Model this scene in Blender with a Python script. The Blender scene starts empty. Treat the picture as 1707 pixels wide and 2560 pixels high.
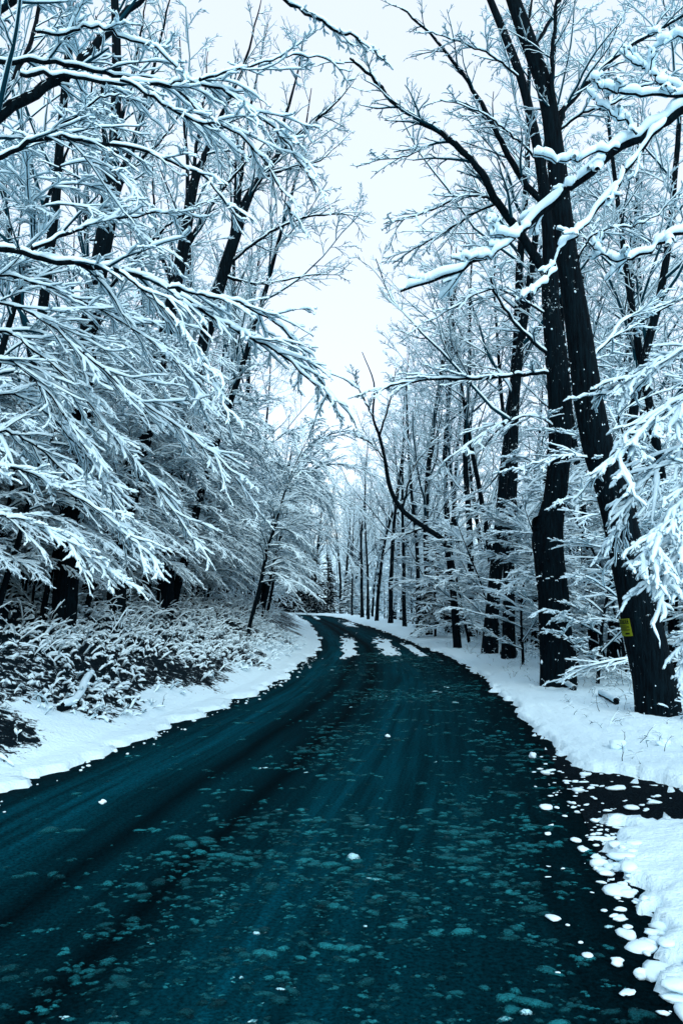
import bpy, math
import numpy as np

R = math.radians
rng = np.random.default_rng(11)
SC = bpy.context.scene
COL = SC.collection

# ------------------------------------------------------------------ camera
F, CX, CY, EYE = 1990.0, 853.5, 1280.0, 1.75          # photograph's focal length and centre, in its own pixels
PITCH = math.atan(215 / F)
cd = bpy.data.cameras.new('camera')
cam = bpy.data.objects.new('camera', cd)
COL.objects.link(cam)
cd.sensor_fit = 'VERTICAL'
cd.sensor_height = 36.0
cd.sensor_width = 36.0
cd.lens = 36.0 * F / 2560.0
cd.clip_start, cd.clip_end = 0.05, 2000.0
cam.location = (0, 0, EYE)
cam.rotation_euler = (math.pi / 2 + PITCH, 0, 0)
SC.camera = cam

# ------------------------------------------------------------------ sky, sun, exposure
SUN_EL, SUN_ROT = R(31), R(168)
w = bpy.data.worlds.new('World')
SC.world = w
w.use_nodes = True
nt = w.node_tree
nt.nodes.clear()
out = nt.nodes.new('ShaderNodeOutputWorld')
sky = nt.nodes.new('ShaderNodeTexSky')
sky.sky_type = 'NISHITA'
sky.sun_disc = False
sky.sun_elevation = SUN_EL
sky.sun_rotation = SUN_ROT
sky.dust_density = 0.0
sky.ozone_density = 3.0
bg1 = nt.nodes.new('ShaderNodeBackground')
bg1.inputs['Strength'].default_value = 0.07
bg2 = nt.nodes.new('ShaderNodeBackground')               # the cloud deck: an even overcast
bg2.inputs['Color'].default_value = (0.885, 0.95, 1.0, 1)
bg2.inputs['Strength'].default_value = 0.87
add = nt.nodes.new('ShaderNodeAddShader')
nt.links.new(sky.outputs[0], bg1.inputs['Color'])
nt.links.new(bg1.outputs[0], add.inputs[0])
nt.links.new(bg2.outputs[0], add.inputs[1])
nt.links.new(add.outputs[0], out.inputs['Surface'])

sd = bpy.data.lights.new('sun', 'SUN')
sd.energy = 3.3
sd.angle = R(45)
sd.color = (1.0, 0.95, 0.88)
sun = bpy.data.objects.new('sun', sd)
COL.objects.link(sun)
sun.location = (0, 0, 40)
sun.rotation_euler = (math.pi / 2 - SUN_EL, 0, -SUN_ROT + math.pi)

vs = SC.view_settings
vs.view_transform = 'Standard'
vs.look = 'None'
vs.gamma = 1.0
vs.use_curve_mapping = False
vs.exposure = 0.06
SC.cycles.use_denoising = True
SC.cycles.max_bounces = 6
SC.cycles.diffuse_bounces = 2
SC.cycles.glossy_bounces = 2

# ------------------------------------------------------------------ helpers
CP, SP = math.cos(PITCH), math.sin(PITCH)

def at(x, y, d):
    """point at forward distance d seen along the photograph's pixel (x, y)"""
    v = CY - y
    k = d / (F * CP - v * SP)
    return np.array([(x - CX) * k, d, EYE + (F * SP + v * CP) * k])

def gnd(x, y, z=0.0):
    v = CY - y
    k = (z - EYE) / (F * SP + v * CP)
    return np.array([(x - CX) * k, (F * CP - v * SP) * k, z])

def _hash(i, j, s):
    n = (i * 374761393 + j * 668265263 + s * 1442695041) & 0x7fffffff
    n = ((n ^ (n >> 13)) * 1274126177) & 0x7fffffff
    return ((n ^ (n >> 16)) & 0xffff) / 65535.0

def vnoise(x, y, s=0):
    x = np.asarray(x, float); y = np.asarray(y, float)
    i = np.floor(x).astype(np.int64); j = np.floor(y).astype(np.int64)
    u = x - i; v = y - j
    u = u * u * (3 - 2 * u); v = v * v * (3 - 2 * v)
    a = _hash(i, j, s); b = _hash(i + 1, j, s); c = _hash(i, j + 1, s); d = _hash(i + 1, j + 1, s)
    return (a * (1 - u) + b * u) * (1 - v) + (c * (1 - u) + d * u) * v

def fbm(x, y, s=0, o=3):
    t = 0; amp = 1; tot = 0
    for k in range(o):
        t = t + amp * (vnoise(x * 2 ** k + 17.3 * k, y * 2 ** k + 5.1 * k, s + k) * 2 - 1)
        tot += amp; amp *= 0.5
    return t / tot

def sstep(a, b, x):
    t = np.clip((x - a) / (b - a), 0, 1)
    return t * t * (3 - 2 * t)

def norm(v):
    return v / np.maximum(np.linalg.norm(v, axis=-1, keepdims=True), 1e-9)

def mesh_from(name, V, Fq, mat, smooth=True, cols=None, uvs=None):
    """V (n,3), Fq (m,4) or (m,3) -> mesh"""
    V = np.asarray(V, np.float32); Fq = np.asarray(Fq, np.int32)
    me = bpy.data.meshes.new(name)
    n, k = Fq.shape
    me.vertices.add(len(V)); me.vertices.foreach_set('co', V.ravel())
    me.loops.add(n * k); me.loops.foreach_set('vertex_index', Fq.ravel())
    me.polygons.add(n)
    me.polygons.foreach_set('loop_start', np.arange(0, n * k, k, dtype=np.int32))
    me.polygons.foreach_set('loop_total', np.full(n, k, np.int32))
    me.polygons.foreach_set('use_smooth', np.full(n, smooth))
    if cols is not None:
        a = me.attributes.new('tone', 'FLOAT', 'POINT')
        a.data.foreach_set('value', np.asarray(cols, np.float32))
    if uvs is not None:
        l = me.uv_layers.new(name='UVMap')
        l.data.foreach_set('uv', np.asarray(uvs, np.float32)[Fq.ravel()].ravel())
    me.update()
    me.validate()
    me.materials.append(mat)
    return me

def join(parts):
    V = []; Q = []; o = 0
    for v, q in parts:
        V.append(v); Q.append(q + o); o += len(v)
    return np.concatenate(V), np.concatenate(Q)

def link(name, me, parent=None):
    o = bpy.data.objects.new(name, me)
    COL.objects.link(o)
    if parent is not None:
        o.parent = parent
    return o

def tag(o, label, cat, group=None, kind=None):
    if label: o['label'] = label
    if cat: o['category'] = cat
    if group: o['group'] = group
    if kind: o['kind'] = kind
    return o

def empty(name, loc=(0, 0, 0)):
    o = bpy.data.objects.new(name, None)
    o.empty_display_size = 0.2
    COL.objects.link(o)
    o.location = loc
    return o

def grid_faces(nr, nc):
    i = np.arange(nr - 1)[:, None] * nc + np.arange(nc - 1)[None, :]
    return np.stack([i, i + 1, i + 1 + nc, i + nc], -1).reshape(-1, 4)

# ------------------------------------------------------------------ materials
def new_mat(name):
    m = bpy.data.materials.new(name)
    m.use_nodes = True
    t = m.node_tree
    b = t.nodes['Principled BSDF']
    return m, t, b

def nd(t, typ, **kw):
    n = t.nodes.new(typ)
    for k, v in kw.items():
        if k in n.inputs: n.inputs[k].default_value = v
        else: setattr(n, k, v)
    return n

def ramp(t, stops, interp='LINEAR'):
    n = t.nodes.new('ShaderNodeValToRGB')
    n.color_ramp.interpolation = interp
    e = n.color_ramp.elements
    while len(e) < len(stops): e.new(0.5)
    for k, (p, c) in enumerate(stops):
        e[k].position = p
        e[k].color = (c, c, c, 1) if not isinstance(c, tuple) else (*c, 1)
    return n

SNOWC = (0.55, 0.785, 0.905)
DARK = (0.010, 0.016, 0.021)

def mat_snow(name, fine=60.0, bump=0.25, dist=0.01, through=0.0):
    m, t, b = new_mat(name)
    tc = nd(t, 'ShaderNodeTexCoord')
    no = nd(t, 'ShaderNodeTexNoise', Scale=fine, Detail=4.0)
    t.links.new(tc.outputs['Object'], no.inputs['Vector'])
    bp = nd(t, 'ShaderNodeBump', Strength=bump, Distance=dist)
    t.links.new(no.outputs['Fac'], bp.inputs['Height'])
    t.links.new(bp.outputs[0], b.inputs['Normal'])
    b.inputs['Base Color'].default_value = (*SNOWC, 1)
    b.inputs['Roughness'].default_value = 0.75
    b.inputs['Specular IOR Level'].default_value = 0.05
    if through:                                            # thin fluffy snow lets light through
        tr = nd(t, 'ShaderNodeBsdfTranslucent')
        tr.inputs['Color'].default_value = (0.55, 0.80, 0.93, 1)
        mx = nd(t, 'ShaderNodeMixShader')
        mx.inputs[0].default_value = through
        t.links.new(b.outputs[0], mx.inputs[1]); t.links.new(tr.outputs[0], mx.inputs[2])
        t.links.new(mx.outputs[0], t.nodes['Material Output'].inputs['Surface'])
    return m

def mat_bark(name, flecks=0.0, scale=1.0):
    m, t, b = new_mat(name)
    tc = nd(t, 'ShaderNodeTexCoord')
    mp = nd(t, 'ShaderNodeMapping')
    mp.inputs['Scale'].default_value = (26 * scale, 26 * scale, 3.2 * scale)
    t.links.new(tc.outputs['Object'], mp.inputs['Vector'])
    no = nd(t, 'ShaderNodeTexNoise', Scale=1.0, Detail=5.0, Roughness=0.65)
    t.links.new(mp.outputs[0], no.inputs['Vector'])
    rp = ramp(t, [(0.32, (0.0002, 0.0010, 0.0022)), (0.68, (0.0020, 0.0085, 0.0135))])
    t.links.new(no.outputs['Fac'], rp.inputs[0])
    bp = nd(t, 'ShaderNodeBump', Strength=1.0, Distance=0.035)
    t.links.new(no.outputs['Fac'], bp.inputs['Height'])
    t.links.new(bp.outputs[0], b.inputs['Normal'])
    b.inputs['Roughness'].default_value = 0.8
    b.inputs['Specular IOR Level'].default_value = 0.03
    if flecks > 0:
        n2 = nd(t, 'ShaderNodeTexNoise', Scale=13.0, Detail=6.0, Roughness=0.75)
        t.links.new(tc.outputs['Object'], n2.inputs['Vector'])
        n3 = nd(t, 'ShaderNodeTexNoise', Scale=1.3, Detail=2.0)
        t.links.new(tc.outputs['Object'], n3.inputs['Vector'])
        ad = nd(t, 'ShaderNodeMath', operation='MULTIPLY_ADD')
        t.links.new(n3.outputs['Fac'], ad.inputs[0])
        ad.inputs[1].default_value = 0.35
        t.links.new(n2.outputs['Fac'], ad.inputs[2])
        r2 = ramp(t, [(0.88 - flecks, 0.0), (0.91 - flecks, 1.0)])
        t.links.new(ad.outputs[0], r2.inputs[0])
        mx = nd(t, 'ShaderNodeMix', data_type='RGBA')
        t.links.new(r2.outputs[0], mx.inputs[0])
        t.links.new(rp.outputs[0], mx.inputs[6])
        mx.inputs[7].default_value = (*SNOWC, 1)
        t.links.new(mx.outputs[2], b.inputs['Base Color'])
    else:
        t.links.new(rp.outputs[0], b.inputs['Base Color'])
    return m

M_SNOW = mat_snow('snow_on_twigs', 40.0, 0.3, 0.01, 0.0)
M_BARK = mat_bark('bark_flecked', 0.065)
M_BARKN = mat_bark('bark_dark', 0.02)
mt, tt, bb = new_mat('twig_bark')
bb.inputs['Base Color'].default_value = (0.0022, 0.027, 0.044, 1)
bb.inputs['Roughness'].default_value = 0.8
bb.inputs['Specular IOR Level'].default_value = 0.03
M_TWIG = mt

# ground: snow with bare dark leaf litter where the 'tone' attribute says the bank is thinly covered
def mat_ground():
    m, t, b = new_mat('snow_ground')
    tc = nd(t, 'ShaderNodeTexCoord')
    at_ = nd(t, 'ShaderNodeAttribute', attribute_name='tone')
    mp = nd(t, 'ShaderNodeMapping')
    mp.inputs['Scale'].default_value = (8.0, 8.0, 12.0)
    mp.inputs['Rotation'].default_value = (0, 0.5, 0.4)
    t.links.new(tc.outputs['Object'], mp.inputs['Vector'])
    n1 = nd(t, 'ShaderNodeTexNoise', Scale=1.0, Detail=8.0, Roughness=0.68, Distortion=0.8)
    t.links.new(mp.outputs[0], n1.inputs['Vector'])
    sb = nd(t, 'ShaderNodeMath', operation='ADD')
    t.links.new(n1.outputs['Fac'], sb.inputs[0])
    t.links.new(at_.outputs['Fac'], sb.inputs[1])
    rp = ramp(t, [(0.80, 0.0), (0.86, 1.0)])
    t.links.new(sb.outputs[0], rp.inputs[0])
    n4 = nd(t, 'ShaderNodeTexNoise', Scale=34.0, Detail=3.0)
    t.links.new(tc.outputs['Object'], n4.inputs['Vector'])
    r4 = ramp(t, [(0.35, (0.0006, 0.003, 0.006)), (0.7, (0.003, 0.012, 0.018))])
    t.links.new(n4.outputs['Fac'], r4.inputs[0])
    mx = nd(t, 'ShaderNodeMix', data_type='RGBA')
    t.links.new(rp.outputs[0], mx.inputs[0])
    mx.inputs[6].default_value = (*SNOWC, 1)
    t.links.new(r4.outputs[0], mx.inputs[7])
    t.links.new(mx.outputs[2], b.inputs['Base Color'])
    n2 = nd(t, 'ShaderNodeTexNoise', Scale=22.0, Detail=6.0, Roughness=0.6)
    t.links.new(tc.outputs['Object'], n2.inputs['Vector'])
    bp = nd(t, 'ShaderNodeBump', Strength=0.6, Distance=0.04)
    t.links.new(n2.outputs['Fac'], bp.inputs['Height'])
    t.links.new(bp.outputs[0], b.inputs['Normal'])
    b.inputs['Roughness'].default_value = 0.8
    b.inputs['Specular IOR Level'].default_value = 0.03
    return m
M_GROUND = mat_ground()

def mat_road():
    m, t, b = new_mat('wet_road')
    uv = nd(t, 'ShaderNodeUVMap', uv_map='UVMap')          # u across the road, v metres along it
    tc = nd(t, 'ShaderNodeTexCoord')
    sp = nd(t, 'ShaderNodeSeparateXYZ')
    t.links.new(uv.outputs[0], sp.inputs[0])
    # wheel tracks: bands across u, streaky along v
    mp = nd(t, 'ShaderNodeMapping')
    mp.inputs['Scale'].default_value = (30.0, 0.22, 1.0)
    t.links.new(uv.outputs[0], mp.inputs['Vector'])
    st = nd(t, 'ShaderNodeTexNoise', Scale=1.0, Detail=6.0, Roughness=0.65)
    t.links.new(mp.outputs[0], st.inputs['Vector'])
    wob = nd(t, 'ShaderNodeTexNoise', Scale=0.35, Detail=2.0)
    t.links.new(tc.outputs['Object'], wob.inputs['Vector'])
    ma = nd(t, 'ShaderNodeMath', operation='MULTIPLY_ADD')
    t.links.new(wob.outputs['Fac'], ma.inputs[0]); ma.inputs[1].default_value = 0.06
    t.links.new(sp.outputs['X'], ma.inputs[2])
    band = ramp(t, [(0.03, 0.15), (0.10, 0.62), (0.20, 0.85), (0.27, 0.55), (0.335, 0.05), (0.39, 0.45), (0.43, 0.30),
                    (0.475, 0.02), (0.53, 0.40), (0.62, 0.72), (0.70, 0.60), (0.80, 0.48), (0.90, 0.30), (1.0, 0.05)])
    t.links.new(ma.outputs[0], band.inputs[0])
    m1 = nd(t, 'ShaderNodeMath', operation='MULTIPLY')
    t.links.new(band.outputs[0], m1.inputs[0])
    r1 = ramp(t, [(0.34, 0.35), (0.64, 1.0)])
    t.links.new(st.outputs['Fac'], r1.inputs[0])
    t.links.new(r1.outputs[0], m1.inputs[1])
    col = ramp(t, [(0.0, (0.0003, 0.0030, 0.0048)), (0.4, (0.0004, 0.021, 0.032)), (1.0, (0.0008, 0.062, 0.098))])
    t.links.new(m1.outputs[0], col.inputs[0])
    # gritty asphalt grain
    gr = nd(t, 'ShaderNodeTexNoise', Scale=42.0, Detail=7.0, Roughness=0.8)
    t.links.new(tc.outputs['Object'], gr.inputs['Vector'])
    gm = ramp(t, [(0.36, 0.25), (0.66, 1.75)])
    t.links.new(gr.outputs['Fac'], gm.inputs[0])
    mx = nd(t, 'ShaderNodeMix', data_type='RGBA', blend_type='MULTIPLY')
    mx.inputs[0].default_value = 1.0
    t.links.new(col.outputs[0], mx.inputs[6]); t.links.new(gm.outputs[0], mx.inputs[7])
    t.links.new(mx.outputs[2], b.inputs['Base Color'])
    bp = nd(t, 'ShaderNodeBump', Strength=0.5, Distance=0.012)
    t.links.new(gr.outputs['Fac'], bp.inputs['Height'])
    t.links.new(bp.outputs[0], b.inputs['Normal'])
    b.inputs['Roughness'].default_value = 0.8
    b.inputs['Specular IOR Level'].default_value = 0.004
    b.inputs['Specular Tint'].default_value = (0.35, 0.85, 1.0, 1)
    return m
M_ROAD = mat_road()

def mat_slush():
    m, t, b = new_mat('slush')
    a = nd(t, 'ShaderNodeAttribute', attribute_name='tone')
    tc = nd(t, 'ShaderNodeTexCoord')
    no = nd(t, 'ShaderNodeTexNoise', Scale=70.0, Detail=3.0)
    t.links.new(tc.outputs['Object'], no.inputs['Vector'])
    ma = nd(t, 'ShaderNodeMath', operation='MULTIPLY_ADD')
    t.links.new(no.outputs['Fac'], ma.inputs[0]); ma.inputs[1].default_value = 0.5
    t.links.new(a.outputs['Fac'], ma.inputs[2])
    rp = ramp(t, [(0.0, (0.0005, 0.008, 0.012)), (0.40, (0.0025, 0.052, 0.068)), (0.85, (0.010, 0.165, 0.205)), (1.0, (0.35, 0.70, 0.82))])
    t.links.new(ma.outputs[0], rp.inputs[0])
    t.links.new(rp.outputs[0], b.inputs['Base Color'])
    bp = nd(t, 'ShaderNodeBump', Strength=0.4, Distance=0.01)
    t.links.new(no.outputs['Fac'], bp.inputs['Height'])
    t.links.new(bp.outputs[0], b.inputs['Normal'])
    b.inputs['Roughness'].default_value = 0.6
    b.inputs['Specular IOR Level'].default_value = 0.03
    # lacy, half-melted rims
    e = nd(t, 'ShaderNodeAttribute', attribute_name='body')
    n2 = nd(t, 'ShaderNodeTexNoise', Scale=120.0, Detail=4.0, Roughness=0.7)
    t.links.new(tc.outputs['Object'], n2.inputs['Vector'])
    m2 = nd(t, 'ShaderNodeMath', operation='MULTIPLY_ADD')
    t.links.new(n2.outputs['Fac'], m2.inputs[0]); m2.inputs[1].default_value = 1.1
    t.links.new(e.outputs['Fac'], m2.inputs[2])
    r2 = ramp(t, [(0.62, 0.0), (1.0, 1.0)])
    t.links.new(m2.outputs[0], r2.inputs[0])
    tr = nd(t, 'ShaderNodeBsdfTransparent')
    mx = nd(t, 'ShaderNodeMixShader')
    t.links.new(r2.outputs[0], mx.inputs[0]); t.links.new(tr.outputs[0], mx.inputs[1]); t.links.new(b.outputs[0], mx.inputs[2])
    t.links.new(mx.outputs[0], t.nodes['Material Output'].inputs['Surface'])
    return m
M_SLUSH = mat_slush()

# ------------------------------------------------------------------ the lie of the land
def smooth_curve(ys, xs):
    g = np.arange(-14, 150, 0.25)
    x = np.interp(g, ys, xs)
    k = np.exp(-0.5 * (np.arange(-8, 9) / 3.5) ** 2); k /= k.sum()
    x = np.convolve(np.pad(x, 8, mode='edge'), k, 'valid')
    return g, x

_l = [gnd(*p) for p in [(0, 1988), (181, 1920), (351, 1854), (494, 1794), (669, 1722), (801, 1629), (808, 1612), (779, 1563), (738, 1536)]]
_r = [gnd(*p) for p in [(1698, 2545), (1650, 2440), (1590, 2315), (1548, 2211), (1505, 2100), (1460, 2000), (1397, 1906), (1364, 1868), (1320, 1807), (1271, 1753), (1233, 1731),
                        (1200, 1687), (1156, 1660), (1085, 1627), (959, 1578), (852, 1544)]]
LY, LX = smooth_curve([-14, 0] + [p[1] for p in _l] + [96, 112, 150], [-4.6, -3.9] + [p[0] for p in _l] + [-13, -32, -90])
RY, RX = smooth_curve([-14, 0] + [p[1] for p in _r] + [82, 92, 112, 150], [0.1, 0.95] + [p[0] for p in _r] + [-2.0, -7.5, -26, -84])
XL = lambda y: np.interp(y, LY, LX)
XR = lambda y: np.interp(y, RY, RX)

def base_z(x, y):
    x = np.asarray(x, float); y = np.asarray(y, float)
    dl = XL(y) - x; dr = x - XR(y)
    bank = 0.40 * np.maximum(dl - 0.45, 0)
    bank = np.where(bank > 1.6, 1.6 + (bank - 1.6) * 0.42, bank)
    bank = np.minimum(bank, 9.0)
    verge = 0.02 * np.clip(dr, 0, 2.4) - 0.13 * np.maximum(dr - 2.5, 0)
    verge = np.maximum(verge, -1.4)
    far = 9.0 * sstep(60, 160, np.abs(dr)) * (dr > 0)
    added_hill = 24.0 * sstep(170, 330, y)                     # added far rise, blocks the warm sky low on the horizon
    return np.where(dl > 0, bank, np.where(dr > 0, verge + far, 0.0)) + added_hill

def outside(x, y):
    dl = XL(y) - x; dr = x - XR(y)
    near = 6.2 + 0.38 * (x - 1.9); farr = 8.55 - 1.15 * (x - 2.3)
    bay = np.minimum(y - near, farr - y)
    o = np.where(bay > -0.3, np.minimum(dr, -bay), dr)
    return np.maximum(dl, o), dl, dr, bay

def ground_z(x, y, detail=True):
    o, dl, dr, bay = outside(x, y)
    b = base_z(x, y)
    n = 0.20 * fbm(x * 2.6, y * 2.6, 3) + 0.11 * fbm(x * 9, y * 9, 5, 2) + 0.05 * fbm(x * 26, y * 26, 8, 2)
    inb = sstep(-0.1, 0.15, bay) * (dr > -0.05)
    n = n + inb * (0.45 * fbm(x * 6.5, y * 6.5, 9, 2) + 0.05)
    m = sstep(-0.05, 0.16, o + n * (1 + 0.02 * np.abs(y)))
    rough = sstep(0.6, 2.6, dl) * (0.10 * fbm(x * 1.1, y * 1.1, 21) + 0.07 * fbm(x * 3.6, y * 3.6, 23) + 0.05 * fbm(x * 9, y * 9, 27, 2))
    rr = sstep(0.3, 1.5, dr) * (0.05 * fbm(x * 1.3, y * 1.3, 31) + 0.022 * fbm(x * 6, y * 6, 33))
    edge_l = 0.018 * fbm(x * 11, y * 11, 41, 2)
    z = b + rough + rr + m * (0.055 + edge_l + 0.03 * sstep(0.1, 0.6, o)) - (1 - m) * 0.10
    return z

def gz(x, y):
    return float(ground_z(np.array([x]), np.array([y]))[0])

# ground sheet
yy = [-12.0]
while yy[-1] < 400:
    y = yy[-1]
    yy.append(y + (0.5 if y < 2 else max(0.03, 0.0105 * y)))
yy = np.array(yy)
a1 = np.concatenate([np.arange(-0.3, 1.2, 0.045)])
g = [1.2]
while g[-1] < 260: g.append(g[-1] + 0.05 + 0.032 * g[-1])
dls = np.concatenate([a1, g])[::-1]
a2 = np.concatenate([np.arange(-0.35, 2.4, 0.036)])
g = [2.4]
while g[-1] < 260: g.append(g[-1] + 0.06 + 0.07 * (g[-1] - 2))
drs = np.concatenate([a2, g])
Yg = yy[:, None]
Xg = np.concatenate([XL(Yg) - dls[None, :], 0.5 * (XL(Yg) + XR(Yg)), XR(Yg) + drs[None, :]], 1)
Yg = np.repeat(Yg, Xg.shape[1], 1)
Zg = ground_z(Xg, Yg)
o_, dl_, dr_, bay_ = outside(Xg, Yg)
tone = 0.44 * sstep(0.25, 1.3, dl_ + 0.9 * fbm(Xg * 0.8, Yg * 0.8, 51)) * (1 - 0.65 * sstep(5.0, 8.0, dl_)) \
    + 0.11 * fbm(Xg * 0.45, Yg * 0.45, 53) * sstep(0.8, 2.0, dl_) - 0.10 * sstep(8.5, 6.5, Yg) - 0.05 * sstep(14, 26, Yg) * sstep(0, 1, dl_) \
    + 0.30 * sstep(2.6, 4.5, dr_) * (0.4 + fbm(Xg * 0.5, Yg * 0.5, 57))
me = mesh_from('ground', np.stack([Xg, Yg, Zg], -1).reshape(-1, 3), grid_faces(*Xg.shape), M_GROUND, cols=tone.ravel())
tag(link('ground', me), None, None, kind='structure')

# road sheet (runs on under the ragged snow edges)
ry = np.concatenate([np.arange(-12, 20, 0.25), np.arange(20, 140, 0.8)])[:, None]
tt_ = np.linspace(-0.12, 1.12, 26)[None, :]
Xr = XL(ry) + (XR(ry) - XL(ry)) * tt_
Yr = np.repeat(ry, 26, 1)
Zr = -0.012 * (2 * tt_ - 1) ** 2 + 0 * Xr
uv = np.stack([np.repeat(tt_, len(ry), 0), Yr], -1).reshape(-1, 2)
me = mesh_from('road', np.stack([Xr, Yr, Zr], -1).reshape(-1, 3), grid_faces(*Xr.shape), M_ROAD, uvs=uv)
tag(link('road', me), None, None, kind='structure')

# bare gravel turnout at the right edge
mg, tg, bg_ = new_mat('wet_gravel')
tc = nd(tg, 'ShaderNodeTexCoord')
vo = nd(tg, 'ShaderNodeTexVoronoi', Scale=55.0)
tg.links.new(tc.outputs['Object'], vo.inputs['Vector'])
rp = ramp(tg, [(0.1, (0.0008, 0.002, 0.004)), (0.8, (0.004, 0.010, 0.015))])
tg.links.new(vo.outputs['Distance'], rp.inputs[0])
tg.links.new(rp.outputs[0], bg_.inputs['Base Color'])
bp = nd(tg, 'ShaderNodeBump', Strength=0.8, Distance=0.02)
tg.links.new(vo.outputs['Distance'], bp.inputs['Height'])
tg.links.new(bp.outputs[0], bg_.inputs['Normal'])
bg_.inputs['Roughness'].default_value = 0.8
bg_.inputs['Specular IOR Level'].default_value = 0.005
ny, nx = 40, 40
Yq = np.linspace(5.2, 9.6, ny)[:, None]
Xq = XR(Yq) + np.linspace(-0.06, 3.0, nx)[None, :]
Yq = np.repeat(Yq, nx, 1)
Zq = -0.006 + 0.012 * fbm(Xq * 9, Yq * 9, 71, 2)
me = mesh_from('gravel', np.stack([Xq, Yq, Zq], -1).reshape(-1, 3), grid_faces(ny, nx), mg)
tag(link('gravel', me), None, None, kind='structure')

# ------------------------------------------------------------------ branch growing (vectorised)
UP = np.array([0, 0, 1.0])

def extend(p, d, L, n, wob=0.12, droop=0.0, pull=None):
    M = len(p)
    P = np.empty((M, n + 1, 3)); P[:, 0] = p
    st = (L / n)[:, None]
    d = norm(d)
    for i in range(n):
        d = d + wob * rng.normal(size=(M, 3))
        d[:, 2] -= droop * (0.4 + i / n)
        if pull is not None: d = d + pull
        d = norm(d)
        P[:, i + 1] = P[:, i] + d * st
    return P

def radii(r0, n, tip=0.25, power=1.0):
    u = np.linspace(0, 1, n + 1)[None, :]
    return r0[:, None] * (tip + (1 - tip) * (1 - u) ** power)

def sprout(P, Rr, L, c, u0, u1, ang, lf, planar=0.3, rf=0.6, rmin=0.002, taper=0.7, lmin=0.05):
    M, N, _ = P.shape
    u = (np.arange(c)[None, :] + rng.random((M, c))) / c * (u1 - u0) + u0
    x = np.clip(u * (N - 1), 0, N - 1.001)
    i0 = x.astype(int); f = (x - i0)[..., None]
    mi = np.arange(M)[:, None]
    A, B = P[mi, i0], P[mi, i0 + 1]
    p = A + (B - A) * f
    T = norm(B - A)
    r = Rr[mi, i0] * (1 - f[..., 0]) + Rr[mi, i0 + 1] * f[..., 0]
    S = np.cross(T, UP)
    ln = np.linalg.norm(S, axis=-1, keepdims=True)
    S = np.where(ln < 0.12, np.array([1.0, 0, 0]), S / np.maximum(ln, 1e-6))
    Nn = np.cross(S, T)
    if planar is None:
        ph = rng.random((M, c)) * 2 * math.pi
        vec = np.cos(ph)[..., None] * S + np.sin(ph)[..., None] * Nn
    else:
        side = (np.arange(c) % 2 * 2 - 1)[None, :] * np.where(rng.random((M, c)) < 0.12, -1, 1)
        ph = rng.normal(0, planar, (M, c))
        vec = (side * np.cos(ph))[..., None] * S + np.sin(ph)[..., None] * Nn
    a = (ang + rng.normal(0, 0.16, (M, c)))[..., None]
    d = np.cos(a) * T + np.sin(a) * vec
    Lc = np.maximum(L[:, None] * lf * (1 - taper * u) * (0.55 + 0.75 * rng.random((M, c))), lmin)
    rc = np.maximum(r * rf, rmin)
    return p.reshape(-1, 3), d.reshape(-1, 3), Lc.ravel(), rc.ravel()

def frames(P, ref=None):
    T = norm(np.gradient(P, axis=1))
    if ref is None:
        S = np.cross(T, UP)
        ln = np.linalg.norm(S, axis=-1, keepdims=True)
        S = np.where(ln < 0.12, np.cross(T, np.array([0.3, 0.95, 0.1])), S)
    else:
        S = np.cross(np.broadcast_to(np.array(ref, float), T.shape), T)
    S = norm(S)
    return T, S, np.cross(S, T)

def ring_faces(M, N, k):
    m = (np.arange(M) * N * k)[:, None, None]
    i = (np.arange(N - 1) * k)[None, :, None]
    j = np.arange(k)[None, None, :]
    j2 = (j + 1) % k
    a = m + i + j; b = m + i + j2
    return np.stack([a, b, b + k, a + k], -1).reshape(-1, 4)

def tube(P, Rr, k=3, ref=None, knob=0.0):
    M, N, _ = P.shape
    T, S, U = frames(P, ref)
    a = np.arange(k) * 2 * math.pi / k + 0.5
    q = np.ones((M, N, k))
    if knob: q = 1 + knob * (rng.random((M, N, k)) - 0.5)
    V = P[:, :, None] + (Rr[..., None] * q)[..., None] * (np.cos(a)[None, None, :, None] * S[:, :, None] + np.sin(a)[None, None, :, None] * U[:, :, None])
    return V.reshape(-1, 3), ring_faces(M, N, k)

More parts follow.
